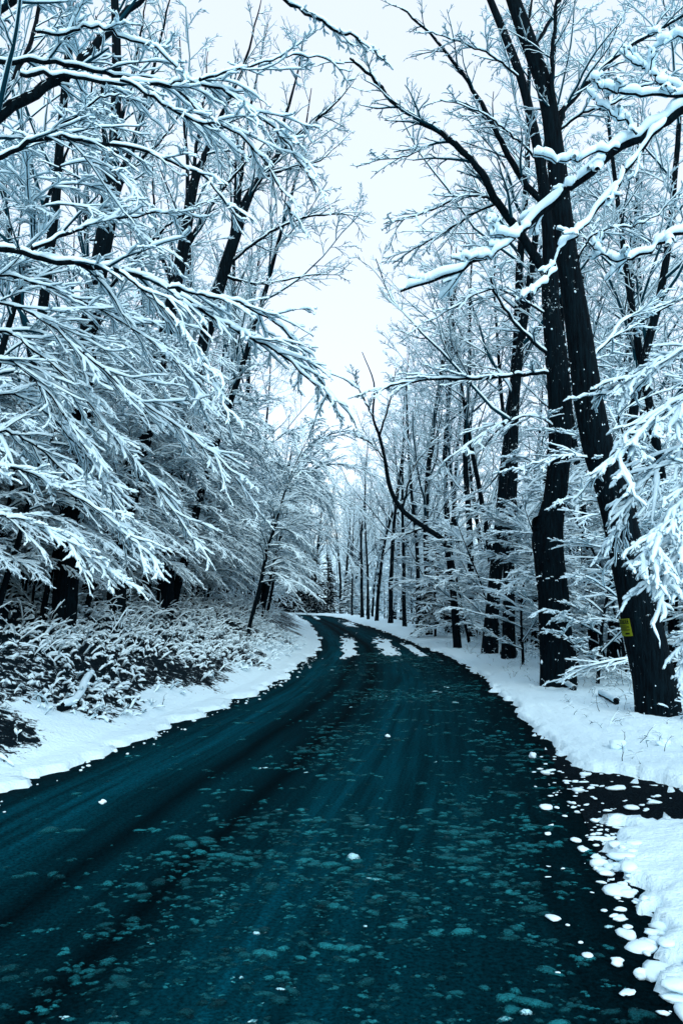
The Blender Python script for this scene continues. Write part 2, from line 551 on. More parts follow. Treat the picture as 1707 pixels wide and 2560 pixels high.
def snowcap(P, Rr, h0, k=3, lump=0.75, cover=1.0, minhz=0.2):
    """snow lying along the upper side of each branch"""
    M, N, _ = P.shape
    T, S, U = frames(P)
    hz = np.sqrt(np.maximum(1 - T[..., 2] ** 2, 0))
    amt = sstep(minhz, 0.75, hz)
    q_ = rng.random((M, N))
    if k >= 7 and N > 12:
        for _ in range(2): q_ = (np.roll(q_, 1, 1) + 2 * q_ + np.roll(q_, -1, 1)) / 4
        q_ = np.clip(0.5 + (q_ - 0.5) * 2.2, 0, 1)
    h = h0 * amt * (1 - lump / 2 + lump * q_)
    if cover < 1:
        h = h * (rng.random((M, N)) < cover)
    h[:, 0] *= 0.7; h[:, -1] *= 0.55
    on = h > 1e-4
    wd = np.where(on, 0.60 * h + 0.75 * Rr, 0.3 * Rr)
    up = UP[None, None] * 0.75 + U * 0.25 * np.sign(U[..., 2:3] + 1e-6)
    bot = Rr * 0.15
    top = np.where(on, Rr * 0.8 + h, 0.1 * Rr)
    if k == 3:
        cs = [(-1, 0), (0, 1), (1, 0)]
    elif k == 4:
        cs = [(-0.95, 0.1), (-0.55, 0.85), (0.55, 0.85), (0.95, 0.1)]
    else:
        cs = [(-0.7, 0.0), (-1.0, 0.40), (-0.62, 0.86), (0, 1.05), (0.62, 0.86), (1.0, 0.40), (0.7, 0.0)]
    V = np.empty((M, N, len(cs), 3))
    for q, (cx_, cz_) in enumerate(cs):
        V[:, :, q] = P + S * (wd * cx_)[..., None] + up * (bot + (top - bot) * cz_)[..., None]
    return V.reshape(-1, 3), ring_faces(M, N, len(cs))

def resample(pts, n):
    """Catmull-Rom through the given points, n+1 samples"""
    p = np.asarray(pts, float)
    q = np.vstack([2 * p[0] - p[1], p, 2 * p[-1] - p[-2]])
    m = len(p) - 1
    outp = []
    for t in np.linspace(0, m - 1e-6, n + 1):
        i = int(t); f = t - i
        a, b, c, d = q[i], q[i + 1], q[i + 2], q[i + 3]
        outp.append(0.5 * ((2 * b) + (c - a) * f + (2 * a - 5 * b + 4 * c - d) * f * f + (3 * b - a - 3 * c + d) * f ** 3))
    return np.array(outp)

class Wood:
    """collects tubes and snow; build() makes the meshes"""
    def __init__(s): s.w = []; s.s = []
    def add(s, P, Rr, k=3, snow=0.0, sk=3, ref=None, knob=0.0, **kw):
        s.w.append(tube(P, Rr, k, ref, knob))
        if snow > 0: s.s.append(snowcap(P, Rr, snow, sk, **kw))

# ---- tree kinds.  Each kind: trunk mesh, crown mesh, snow mesh
def kind_tall(H, r0, lean=0.0, nl=15, u0=0.32, seed=0, ang=0.75, snow=1.2, crook=0.03):
    tr, cr = Wood(), Wood()
    P = extend(np.zeros((1, 3)) + [0, 0, -0.25], np.array([[lean, 0, 1.0]]), np.array([H]), 18, crook, 0, np.array([0, 0, 0.03]))
    Rr = radii(np.array([r0]), 18, 0.10, 0.85); Rr[:, 0] *= 1.25
    tr.add(P, Rr, 9, ref=(0, 1, 0), knob=0.10)
    p, d, L, r = sprout(P, Rr, np.array([H]), nl, u0, 0.98, ang, 0.42, None, 0.48, 0.012, 0.72)
    P1 = extend(p, d, L, 9, 0.09, 0.0, np.array([0, 0, 0.05])); R1 = radii(r, 9, 0.22)
    cr.add(P1, R1, 5, 0.035 * snow, 4, cover=0.9)
    p, d, L, r = sprout(P1, R1, L, 8, 0.15, 1.0, 0.72, 0.48, 0.7, 0.55, 0.008)
    P2 = extend(p, d, L, 6, 0.10, 0.01); R2 = radii(r, 6, 0.3)
    cr.add(P2, R2, 3, 0.026 * snow, 3, cover=0.9)
    p, d, L, r = sprout(P2, R2, L, 6, 0.12, 1.0, 0.7, 0.52, 0.6, 0.6, 0.0055)
    P3 = extend(p, d, L, 4, 0.13, 0.0); R3 = radii(r, 4, 0.4)
    cr.add(P3, R3, 3, 0.020 * snow, 3, cover=0.92)
    p, d, L, r = sprout(P3, R3, L, 3, 0.2, 1.0, 0.7, 0.6, 0.6, 0.7, 0.0045, lmin=0.12)
    P4 = extend(p, d, L, 2, 0.12, 0.0); R4 = radii(r, 2, 0.5)
    cr.add(P4, R4, 3, 0.015 * snow, 3)
    return tr, cr

def kind_spray(H, r0, nl=24, reach=0.42, bias=(0.55, 0, 0), droop=0.10, snow=1.28, u0=0.12, lean=0.1, nsub=11):
    """understorey beech: layered flat sprays of fine twigs bent down by snow"""
    tr, cr = Wood(), Wood()
    P = extend(np.zeros((1, 3)) + [0, 0, -0.2], np.array([[lean, 0, 1.0]]), np.array([H]), 14, 0.05, 0, np.array([0.012, 0, 0.02]))
    Rr = radii(np.array([r0]), 14, 0.12, 0.9)
    tr.add(P, Rr, 7, ref=(0, 1, 0), knob=0.08)
    p, d, L, r = sprout(P, Rr, np.array([H]), nl, u0, 1.0, 1.05, reach, None, 0.5, 0.010, 0.45)
    d = norm(d + np.array(bias) + np.array([0, 0, 0.12]))
    P1 = extend(p, d, L, 9, 0.05, droop); R1 = radii(r, 9, 0.2)
    cr.add(P1, R1, 4, 0.034 * snow, 4)
    p, d, L, r = sprout(P1, R1, L, nsub, 0.12, 1.0, 0.62, 0.42, 0.22, 0.5, 0.0075, 0.55)
    P2 = extend(p, d, L, 6, 0.06, droop * 0.5); R2 = radii(r, 6, 0.3)
    cr.add(P2, R2, 3, 0.028 * snow, 3, cover=0.96)
    p, d, L, r = sprout(P2, R2, L, 5, 0.1, 1.0, 0.62, 0.46, 0.22, 0.6, 0.0055, 0.5)
    P3 = extend(p, d, L, 4, 0.07, droop * 0.35); R3 = radii(r, 4, 0.45)
    cr.add(P3, R3, 3, 0.023 * snow, 3, cover=0.93)
    p, d, L, r = sprout(P3, R3, L, 2, 0.25, 1.0, 0.6, 0.5, 0.25, 0.75, 0.0045, 0.4, lmin=0.09)
    P4 = extend(p, d, L, 2, 0.06, droop * 0.3); R4 = radii(r, 2, 0.5)
    cr.add(P4, R4, 3, 0.019 * snow, 3, cover=0.9)
    return tr, cr

def kind_sapling(H, r0, nl=16, droop=0.06, snow=1.2):
    tr, cr = Wood(), Wood()
    P = extend(np.zeros((1, 3)) + [0, 0, -0.15], np.array([[0.05, 0, 1.0]]), np.array([H]), 10, 0.07, 0, np.array([0, 0, 0.05]))
    Rr = radii(np.array([r0]), 10, 0.15, 0.9)
    tr.add(P, Rr, 6, ref=(0, 1, 0), knob=0.1)
    p, d, L, r = sprout(P, Rr, np.array([H]), nl, 0.15, 1.0, 0.95, 0.36, None, 0.5, 0.006, 0.5)
    P1 = extend(p, d, L, 7, 0.08, droop); R1 = radii(r, 7, 0.25)
    cr.add(P1, R1, 3, 0.030 * snow, 4)
    p, d, L, r = sprout(P1, R1, L, 8, 0.15, 1.0, 0.75, 0.42, 0.35, 0.55, 0.004, 0.5)
    P2 = extend(p, d, L, 4, 0.09, droop * 0.5); R2 = radii(r, 4, 0.4)
    cr.add(P2, R2, 3, 0.025 * snow, 3)
    p, d, L, r = sprout(P2, R2, L, 4, 0.15, 1.0, 0.75, 0.5, 0.35, 0.6, 0.003, 0.4, lmin=0.08)
    P3 = extend(p, d, L, 2, 0.08, droop * 0.5); R3 = radii(r, 2, 0.5)
    cr.add(P3, R3, 3, 0.020 * snow, 3)
    return tr, cr

def kind_conifer(H, r0, whorls=16, per=9, spread=0.30, bare=0.12, load=1.0):
    """young hemlock: drooping needle boughs, each loaded with snow"""
    tr, cr = Wood(), Wood()
    P = extend(np.zeros((1, 3)) + [0, 0, -0.2], np.array([[0, 0, 1.0]]), np.array([H]), 10, 0.015, 0)
    Rr = radii(np.array([r0]), 10, 0.08)
    tr.add(P, Rr, 7, ref=(0, 1, 0), knob=0.08)
    p, d, L, r = sprout(P, Rr, np.array([H]), whorls * per, bare, 0.99, 1.35, spread, None, 0.35, 0.006, 0.88)
    P1 = extend(p, d, L, 6, 0.05, 0.16); R1 = radii(r, 6, 0.2)
    cr.add(P1, R1, 3, 0.05, 3, cover=min(1.0, 0.25 + load))
    p, d, L, r = sprout(P1, R1, L, 12, 0.1, 1.0, 0.8, 0.38, 0.2, 0.5, 0.012, 0.5)
    P2 = extend(p, d, L, 3, 0.06, 0.12); R2 = np.repeat(np.array([[0.025, 0.045, 0.04, 0.01]]), len(p), 0)
    cr.add(P2, R2, 3, 0.045, 3, cover=0.62 * load)
    p, d, L, r = sprout(P2, R2, L, 2, 0.1, 1.0, 0.8, 0.5, 0.3, 0.5, 0.006, 0.4, lmin=0.1)
    P3 = extend(p, d, L, 2, 0.06, 0.12); R3 = np.repeat(np.array([[0.012, 0.018, 0.005]]), len(p), 0)
    cr.add(P3, R3, 3, 0.035, 3, cover=0.5 * load)
    return tr, cr

mn, tn, bn = new_mat('needles')
bn.inputs['Base Color'].default_value = (0.0008, 0.005, 0.008, 1)
bn.inputs['Roughness'].default_value = 0.8
bn.inputs['Specular IOR Level'].default_value = 0.02
M_NEEDLE = mn

class Kind:
    def __init__(s, woods, name, crown_mat=None, bark=None):
        tr, cr = woods
        v, q = join(tr.w); s.trunk = mesh_from(name + '_trunk', v, q, bark or M_BARK)
        v, q = join(cr.w); s.crown = mesh_from(name + '_crown', v, q, crown_mat or M_TWIG)
        v, q = join(cr.s); s.snow = mesh_from(name + '_snow', v, q, M_SNOW)
        s.name = name

def plant(kind, name, label, cat, group, x, y, rz=0.0, sc=1.0, tilt=(0, 0), sz=None, dz=0.0):
    r = empty(name, (x, y, gz(x, y) + dz))
    r.rotation_mode = 'XYZ'
    r.rotation_euler = (tilt[1], tilt[0], rz)
    r.scale = (sc, sc, sz or sc)
    tag(r, label, cat, group)
    link('trunk', kind.trunk, r)
    c = link('crown', kind.crown, r)
    s = link('snow', kind.snow, c)
    s['kind'] = 'stuff'
    return r

TALL = [Kind(kind_tall(20, 0.19, 0.02), 'tall_a'), Kind(kind_tall(22, 0.22, -0.02, nl=17, u0=0.38), 'tall_b'),
        Kind(kind_tall(18, 0.14, 0.05, nl=13, u0=0.28, ang=0.6), 'tall_c'), Kind(kind_tall(19, 0.16, 0.0, nl=14, u0=0.25, crook=0.05), 'tall_d')]
SPRAY = [Kind(kind_spray(9, 0.10, nl=21, reach=0.38, droop=0.17, bias=(0.8, -0.1, 0)), 'beech_a', bark=M_BARKN), Kind(kind_spray(7.5, 0.075, nl=18, reach=0.40, droop=0.20, bias=(0.7, -0.15, 0)), 'beech_b', bark=M_BARKN),
         Kind(kind_spray(10.5, 0.11, nl=22, reach=0.34, droop=0.15, bias=(0.7, 0, 0)), 'beech_c', bark=M_BARKN), Kind(kind_spray(5.0, 0.045, nl=18, reach=0.5, droop=0.16, u0=0.06), 'beech_d', bark=M_BARKN)]
HIGH = [Kind(kind_spray(8, 0.08, nl=21, reach=0.36, droop=0.15, u0=0.26, bias=(0.75, -0.15, 0)), 'beech_g', bark=M_BARKN)]
FLAT = [Kind(kind_spray(8, 0.08, nl=20, reach=0.36, droop=0.05, bias=(0.2, 0, 0), nsub=10), 'beech_e', bark=M_BARKN), Kind(kind_spray(5.0, 0.045, nl=18, reach=0.46, droop=0.06, u0=0.1, bias=(0.2, 0, 0), nsub=10), 'beech_f', bark=M_BARKN)]
SAPL = [Kind(kind_sapling(4.5, 0.028), 'sapling_a', bark=M_BARKN), Kind(kind_sapling(6.5, 0.04, nl=20), 'sapling_b', bark=M_BARKN), Kind(kind_sapling(3.2, 0.02, nl=14, droop=0.1), 'sapling_c', bark=M_BARKN)]
CONI = [Kind(kind_conifer(5.5, 0.07, whorls=12, per=8), 'conifer_a', M_NEEDLE), Kind(kind_conifer(9, 0.12, whorls=13, per=8, spread=0.27, bare=0.0, load=0.04), 'conifer_b', M_NEEDLE)]

LBL = {
 'lt': ('bare_tree', 'tall {a} bare tree with snowy limbs {p} the bank', 'tree', '{a} tall trees {p} the bank'),
 'lb': ('beech_tree', '{b} with drooping snow-laden sprays {p} the bank', 'tree', '{b} trees {p} the bank'),
 'ls': ('sapling', '{c} snowy sapling growing {p} the bank', 'sapling', '{c} saplings {p} the bank'),
 'rt': ('bare_tree', 'tall {a} bare tree {q} the level wood', 'tree', '{a} tall trees {q} the level wood'),
 'rb': ('beech_tree', '{b} with level snowy sprays {q} the level wood', 'tree', '{b} trees {q} the level wood'),
 'rs': ('sapling', '{c} snowy sapling {q} the level wood', 'sapling', '{c} saplings {q} the level wood'),
}
ADJ = {'tall_a': 'straight', 'tall_b': 'stout', 'tall_c': 'slender', 'tall_d': 'crooked'}
BEE = {'beech_a': 'full young beech', 'beech_b': 'low young beech', 'beech_c': 'high young beech', 'beech_d': 'small beech', 'beech_e': 'upright young beech', 'beech_g': 'clean-stemmed young beech', 'beech_f': 'bushy small beech'}
SAD = {'sapling_a': 'thin', 'sapling_b': 'long-stemmed', 'sapling_c': 'short'}
def P_(key, kind, x, y, **kw):
    n, l, c, g_ = LBL[key]
    if kind.name in ('beech_d', 'beech_f'): n = 'small_beech'
    dl = float(XL(y)) - x; dr = x - float(XR(y))
    dic = dict(a=ADJ.get(kind.name, ''), b=BEE.get(kind.name, ''), c=SAD.get(kind.name, ''),
               p='on the roadside slope of' if dl < 5 else ('on top of' if dl < 11 else 'in the wood behind'),
               q='at the roadside edge of' if dr < 4.5 else ('inside' if dr < 12 else 'in the depth of'))
    return plant(kind, n, l.format(**dic), c, g_.format(**dic), x, y, **kw)

U = lambda a, b: float(rng.uniform(a, b))
def col(px, d):
    return (px - CX) * d / F

# ------------------------------------------------------------------ single trees with limbs of their own
def limb(parent, pts, r0, r1, snow=0.03, n=22, k=7, c1=10, l1=0.32, c2=5, c3=2, ang=0.65, droop=0.02, planar=0.3, snowk=7, twig=1.6, cover=0.96, u0=0.12, pull=None):
    """one limb: the bough itself, its twigs and the snow lying on both"""
    P = resample(pts, n)[None]
    P[:, 1:-1] += rng.normal(0, 0.010, P[:, 1:-1].shape)
    Ln = np.array([np.linalg.norm(np.diff(P[0], axis=0), axis=1).sum()])
    Rr = np.linspace(r0, r1, n + 1)[None]
    v, q = tube(P, Rr, k, knob=0.12)
    o = link('branch', mesh_from('branch', v, q, M_BARKN), parent)
    W = Wood()
    if snow > 0:
        # finer sampling so that the snow is lumpy and breaks off in places
        Pf = resample(P[0], n * 3)[None]; Rf = np.linspace(r0, r1, n * 3 + 1)[None]
        W.s.append(snowcap(Pf, Rf, snow, snowk, lump=0.45, cover=cover))
    if c1:
        p, d, L, r = sprout(P, Rr, Ln, c1, u0, 1.0, ang, l1, planar, 0.5, 0.004 * twig, 0.5)
        P2 = extend(p, d, L, 8, 0.08, droop, pull); R2 = radii(r, 8, 0.3)
        W.add(P2, R2, 4, snow * 0.85, 4 if snowk < 6 else 7, cover=cover)
        if c2:
            p, d, L, r = sprout(P2, R2, L, c2, 0.1, 1.0, ang, 0.45, planar, 0.6, 0.0032 * twig, 0.5, lmin=0.06)
            P3 = extend(p, d, L, 5, 0.09, droop, pull); R3 = radii(r, 5, 0.4)
            W.add(P3, R3, 3, snow * 0.68, 4, cover=cover)
            if c3:
                p, d, L, r = sprout(P3, R3, L, c3, 0.15, 1.0, ang, 0.5, planar, 0.7, 0.0025 * twig, 0.4, lmin=0.05)
                P4 = extend(p, d, L, 3, 0.09, droop, pull); R4 = radii(r, 3, 0.5)
                W.add(P4, R4, 3, snow * 0.55, 3, cover=cover)
    if W.w:
        v, q = join(W.w)
        t = link('twigs', mesh_from('twigs', v, q, M_TWIG), o); t['kind'] = 'stuff'
    if W.s:
        v, q = join(W.s)
        t = link('snow', mesh_from('snow', v, q, M_SNOW), o); t['kind'] = 'stuff'
    return o

def trunk(parent, pts, rad, mat, n=60, k=20, knob=0.05):
    P = resample(pts, n)[None]
    Rr = resample(np.stack([rad, rad, rad], 1), n)[:, 0][None]
    v, q = tube(P, Rr, k, ref=(0, 1, 0), knob=knob)
    return link('trunk', mesh_from('trunk', v, q, mat), parent), P[0], Rr[0]

ICO = None
def lump_mesh(items, mat, name, sub=1, cols=None, jit=0.28):
    """one mesh of many small lumps: items (x,y,z,rx,ry,rz,yaw)"""
    import bmesh
    bm = bmesh.new(); bmesh.ops.create_icosphere(bm, subdivisions=sub, radius=1.0)
    bm.verts.ensure_lookup_table()
    B = np.array([v.co[:] for v in bm.verts]); Ft = np.array([[v.index for v in f.verts] for f in bm.faces]); bm.free()
    it = np.asarray(items, float); M = len(it)
    kv = rng.normal(0, 1.5, (M, 4, 3)); ph = rng.uniform(0, 6.28, (M, 4))
    bumps = np.sin(np.einsum('vk,mik->mvi', B, kv) * 1.3 + ph[:, None]).sum(-1) * 0.5
    q = B[None] * (1 + jit * bumps[..., None] + 0.04 * rng.normal(size=(M, len(B), 1))) * it[:, None, 3:6]
    c, s_ = np.cos(it[:, 6])[:, None], np.sin(it[:, 6])[:, None]
    V = np.stack([q[..., 0] * c - q[..., 1] * s_, q[..., 0] * s_ + q[..., 1] * c, q[..., 2]], -1) + it[:, None, :3]
    Q = (Ft[None] + (np.arange(M) * len(B))[:, None, None]).reshape(-1, 3)
    return mesh_from(name, V.reshape(-1, 3), Q, mat, cols=None if cols is None else np.repeat(cols, len(B)))

def trunk_snow(tr, P, Rr, n, lo=0.0, hi=1.0):
    """snow clots stuck in the bark of a trunk"""
    it = []
    for _ in range(n):
        u = U(lo, hi) * (len(P) - 1); i = min(int(u), len(P) - 2); f = u - i
        p = P[i] + (P[i + 1] - P[i]) * f; r = Rr[i]
        a = U(math.pi * 0.95, math.pi * 2.05)
        if vnoise(np.array([p[2] * 2.3]), np.array([3.0 + r * 7]), 77)[0] < 0.52 and U(0, 1) < 0.93: continue
        sz = U(0.004, 0.014) * (1 if U(0, 1) < 0.9 else 2.2)
        it.append((p[0] + r * math.cos(a), p[1] + r * math.sin(a), p[2], sz, sz * 0.7, sz * U(0.7, 1.5), a))
    o = link('snow', lump_mesh(it, M_SNOW, 'trunk_snow'), tr); o['kind'] = 'stuff'

def px_trunk(rows, d, foot_sink=0.25):
    pts = [at(x, y, d) for x, y, w_ in rows]
    rad = np.array([w_ * 0.5 * d / F for x, y, w_ in rows])
    dirn = pts[0] - pts[1]; dirn /= np.linalg.norm(dirn)
    pts = [pts[0] + dirn * foot_sink] + pts
    rad = np.concatenate([[rad[0] * 1.12], rad])
    return pts, rad

def L_(rows, d0, d1=None):
    d1 = d0 if d1 is None else d1
    return [at(x, y, d0 + (d1 - d0) * i / (len(rows) - 1)) for i, (x, y) in enumerate(rows)]

M_HERO = mat_bark('bark_ridged', 0.02, 1.0)

# leaning tree with the yellow notice
dS = 11.6
tS = empty('leaning_tree', tuple(at(1645, 1790, dS)))
tag(tS, 'tall dark tree leaning over the verge with a yellow notice on its trunk', 'tree')
INV = []
def child_world(root, fn):
    """parts are modelled in world coordinates; put the root's offset back on its direct children"""
    before = set(root.children)
    r = fn()
    for o in root.children:
        if o not in before:
            o.location = -root.location
    return r
pts, rad = px_trunk([(1645, 1790, 112), (1634, 1700, 104), (1612, 1600, 98), (1580, 1450, 88), (1538, 1260, 80), (1500, 1140, 78), (1475, 1030, 74), (1460, 930, 70), (1442, 800, 64), (1418, 650, 56), (1402, 520, 52),
                     (1387, 380, 48), (1366, 240, 44), (1330, 130, 42), (1288, 15, 38), (1240, -150, 32), (1215, -420, 22), (1190, -700, 12)], dS)
trS, PS, RS = child_world(tS, lambda: trunk(tS, pts, rad, M_HERO))
trunk_snow(trS, PS, RS, 220)
for rows, r0, r1, sn, kw in [
    ([(1392, 330), (1412, 275), (1470, 205), (1560, 125), (1690, 50), (1800, -20)], 0.055, 0.02, 0.025, dict(c1=12, l1=0.30)),
    ([(1385, 350), (1380, 230), (1382, 120), (1392, 0), (1410, -120)], 0.045, 0.018, 0.012, dict(c1=10, l1=0.35)),
    ([(1395, 330), (1450, 285), (1520, 265), (1610, 215), (1700, 215)], 0.022, 0.008, 0.03, dict(c1=9, l1=0.32)),
    ([(1360, 220), (1320, 100), (1330, 0), (1350, -90)], 0.03, 0.012, 0.012, dict(c1=8, l1=0.35)),
    ([(1330, 130), (1380, 40), (1420, -40), (1480, -160)], 0.035, 0.014, 0.012, dict(c1=8, l1=0.35)),
    ([(1425, 690), (1470, 600), (1530, 570), (1600, 560), (1690, 500)], 0.02, 0.006, 0.03, dict(c1=9, l1=0.34)),
    ([(1455, 920), (1520, 850), (1560, 800), (1640, 770), (1720, 740)], 0.024, 0.008, 0.035, dict(c1=10, l1=0.34)),
    ([(1500, 1140), (1555, 1030), (1600, 960), (1680, 900), (1740, 880)], 0.018, 0.006, 0.035, dict(c1=10, l1=0.34)),
    ([(1520, 1170), (1480, 1150), (1420, 1140), (1340, 1160), (1280, 1180)], 0.012, 0.004, 0.035, dict(c1=8, l1=0.34)),
    ([(1545, 1290), (1500, 1260), (1440, 1245), (1380, 1260)], 0.010, 0.004, 0.035, dict(c1=8, l1=0.34))]:
    child_world(tS, lambda: limb(tS, L_(rows, dS, dS + U(-1.2, 1.2)), r0, r1, sn, snowk=4, **kw))

# straight tree standing beside it, with a broken stub and a long arm over the road
dT = 15.2
tT = empty('straight_tree', tuple(at(1395, 1718, dT)))
tag(tT, 'upright dark tree with a broken stub and long limbs arching over the road', 'tree')
pts, rad = px_trunk([(1395, 1718, 92), (1390, 1620, 82), (1383, 1500, 76), (1372, 1400, 74), (1368, 1340, 76), (1382, 1270, 60), (1394, 1180, 56), (1400, 1080, 58), (1397, 980, 58), (1390, 900, 56),
                     (1379, 800, 46), (1374, 720, 44), (1375, 620, 40), (1366, 520, 34), (1348, 400, 27), (1328, 300, 25), (1303, 200, 23), (1268, 105, 21), (1225, 0, 18), (1170, -140, 14), (1110, -330, 7)], dT)
trT, PT, RT = child_world(tT, lambda: trunk(tT, pts, rad, M_HERO))
trunk_snow(trT, PT, RT, 240, 0.0, 0.75)
pts = L_([(1378, 1345), (1358, 1325), (1346, 1308), (1343, 1302)], dT, dT - 0.15)
def stub():
    P = resample(pts, 8)[None]; v, q = tube(P, np.linspace(0.20, 0.11, 9)[None], 14, knob=0.15)
    return link('stub', mesh_from('stub', v, q, M_HERO), tT)
child_world(tT, stub)
for rows, r0, r1, sn, kw in [
    ([(1372, 700), (1300, 585), (1240, 500), (1195, 420), (1120, 345), (1060, 308), (985, 258), (930, 192), (875, 145)], 0.095, 0.025, 0.02, dict(c1=14, l1=0.26, n=34)),
    ([(1364, 520), (1300, 440), (1255, 360), (1225, 300), (1180, 222), (1130, 150), (1065, 75), (1000, 20)], 0.072, 0.02, 0.014, dict(c1=13, l1=0.28, n=30)),
    ([(1385, 930), (1300, 936), (1200, 945), (1080, 948), (1000, 960), (922, 978)], 0.045, 0.012, 0.04, dict(c1=12, l1=0.30, n=28, droop=0.04)),
    ([(1388, 900), (1312, 835), (1262, 772), (1228, 710), (1240, 650), (1225, 600)], 0.042, 0.012, 0.04, dict(c1=10, l1=0.30)),
    ([(1395, 935), (1440, 925), (1475, 895), (1530, 845), (1600, 805), (1710, 745)], 0.048, 0.015, 0.035, dict(c1=12, l1=0.30)),
    ([(1250, 500), (1170, 490), (1090, 520), (1020, 545), (960, 560)], 0.03, 0.008, 0.03, dict(c1=11, l1=0.34, droop=0.03)),
    ([(1250, 505), (1180, 535), (1110, 580), (1040, 620), (980, 660)], 0.028, 0.008, 0.03, dict(c1=11, l1=0.34)),
    ([(1378, 790), (1300, 750), (1230, 720), (1150, 760), (1080, 800)], 0.026, 0.008, 0.035, dict(c1=10, l1=0.34, droop=0.05)),
    ([(1120, 345), (1060, 370), (1000, 395), (930, 400)], 0.02, 0.006, 0.025, dict(c1=9, l1=0.36)),
    ([(1345, 400), (1270, 330), (1200, 280), (1100, 250)], 0.026, 0.008, 0.025, dict(c1=10, l1=0.34)),
    ([(1303, 200), (1230, 140), (1160, 110), (1080, 80)], 0.026, 0.008, 0.03, dict(c1=10, l1=0.34)),
    ([(1395, 1080), (1340, 1040), (1280, 1050), (1200, 1090), (1130, 1140)], 0.02, 0.006, 0.04, dict(c1=10, l1=0.36, droop=0.05))]:
    child_world(tT, lambda: limb(tT, L_(rows, dT, dT + U(-1.5, 1.0)), r0, r1, sn, snowk=4, **kw))

# tree just out of frame on the right: thick snowy boughs reaching across
dO = 5.2
ox, oy = col(2150, dO), dO
tO = empty('overhanging_tree', (ox, oy, gz(ox, oy)))
tag(tO, 'near tree whose thick snow-heaped boughs cross in front of the two dark trunks', 'tree')
zb = gz(ox, oy)
pts = [np.array([ox + 0.05, oy, zb - 0.3]), np.array([ox, oy, zb + 1.5]), np.array([ox - 0.05, oy, zb + 4]), np.array([ox + 0.1, oy + 0.1, zb + 8]), np.array([ox + 0.1, oy, zb + 12])]
child_world(tO, lambda: trunk(tO, pts, np.array([0.20, 0.17, 0.14, 0.09, 0.03]), M_HERO, n=24, k=14))
for rows, r0, r1, sn, kw in [
    ([(2140, 60), (1900, 160), (1700, 275), (1620, 330), (1540, 372), (1450, 450), (1390, 500), (1310, 572), (1235, 628), (1130, 686), (1000, 728)], 0.045, 0.010, 0.062, dict(n=34, c1=7, l1=0.10, c2=2, c3=0, u0=0.35)),
    ([(1660, 305), (1595, 385), (1520, 490), (1450, 580), (1400, 620), (1375, 690), (1330, 740)], 0.017, 0.006, 0.045, dict(n=24, c1=5, l1=0.16, c2=2, c3=0)),
    ([(1760, 250), (1670, 240), (1560, 236), (1505, 222), (1478, 196)], 0.014, 0.005, 0.05, dict(n=20, c1=4, l1=0.18, c2=2, c3=0)),
    ([(2140, 480), (1850, 540), (1710, 575), (1640, 614), (1560, 650), (1505, 636), (1480, 612)], 0.020, 0.005, 0.05, dict(n=24, c1=5, l1=0.14, c2=2, c3=0, u0=0.4)),
    ([(2140, 40), (1850, 150), (1720, 220), (1650, 205), (1615, 170), (1575, 150)], 0.018, 0.005, 0.05, dict(n=24, c1=5, l1=0.14, c2=2, c3=0, u0=0.4)),
    ([(1545, 372), (1500, 378), (1440, 402), (1390, 405), (1335, 386)], 0.010, 0.004, 0.05, dict(n=16, c1=2, l1=0.22, c2=0)),
    ([(1590, 335), (1560, 300), (1520, 275), (1490, 250), (1475, 232)], 0.009, 0.004, 0.045, dict(n=16, c1=3, l1=0.25, c2=0)),
    ([(1320, 568), (1290, 590), (1250, 585), (1225, 562), (1240, 545)], 0.008, 0.004, 0.05, dict(n=14, c1=2, l1=0.2, c2=0)),
    ([(1290, 590), (1230, 632), (1180, 648), (1150, 646)], 0.008, 0.004, 0.05, dict(n=14, c1=2, l1=0.25, c2=0)),
    ([(1740, 90), (1690, 90), (1655, 110), (1640, 75)], 0.009, 0.004, 0.05, dict(n=14, c1=3, l1=0.25, c2=0))]:
    child_world(tO, lambda: limb(tO, L_(rows, dO, dO + U(-0.25, 0.35)), r0, r1, sn, droop=0.0, planar=0.5, **kw))

# beech out of frame on the right: layered heavy sprays hanging in at the edge
dB = 6.6
bx, by = col(2080, dB), dB
tB = empty('spreading_beech', (bx, by, gz(bx, by)))
tag(tB, 'near beech hanging heavy flat sprays of snowy twigs beside the leaning tree', 'tree')
zb = gz(bx, by)
pts = [np.array([bx, by, zb - 0.3]), np.array([bx + 0.03, by, zb + 2]), np.array([bx, by, zb + 4]), np.array([bx - 0.1, by + 0.1, zb + 7])]
child_world(tB, lambda: trunk(tB, pts, np.array([0.10, 0.085, 0.06, 0.02]), M_BARKN, n=20, k=12))
for rows in [[(2080, 860), (1850, 850), (1720, 880), (1620, 930), (1530, 985)], [(2080, 960), (1850, 940), (1720, 990), (1620, 1060), (1545, 1150)],
             [(2080, 1090), (1850, 1060), (1700, 1130), (1610, 1220), (1540, 1330)], [(2080, 1180), (1850, 1170), (1740, 1220), (1660, 1310), (1600, 1400)],
             [(2080, 1250), (1850, 1240), (1760, 1290), (1700, 1370), (1660, 1450)], [(2080, 1480), (1850, 1500), (1770, 1560), (1710, 1640)]]:
    child_world(tB, lambda: limb(tB, L_(rows, dB, dB + U(-0.8, 0.4)), 0.014, 0.004, 0.036, n=20, c1=15, l1=0.34, c2=5, c3=2, u0=0.3, ang=0.5, droop=0.05, planar=0.2, snowk=4))

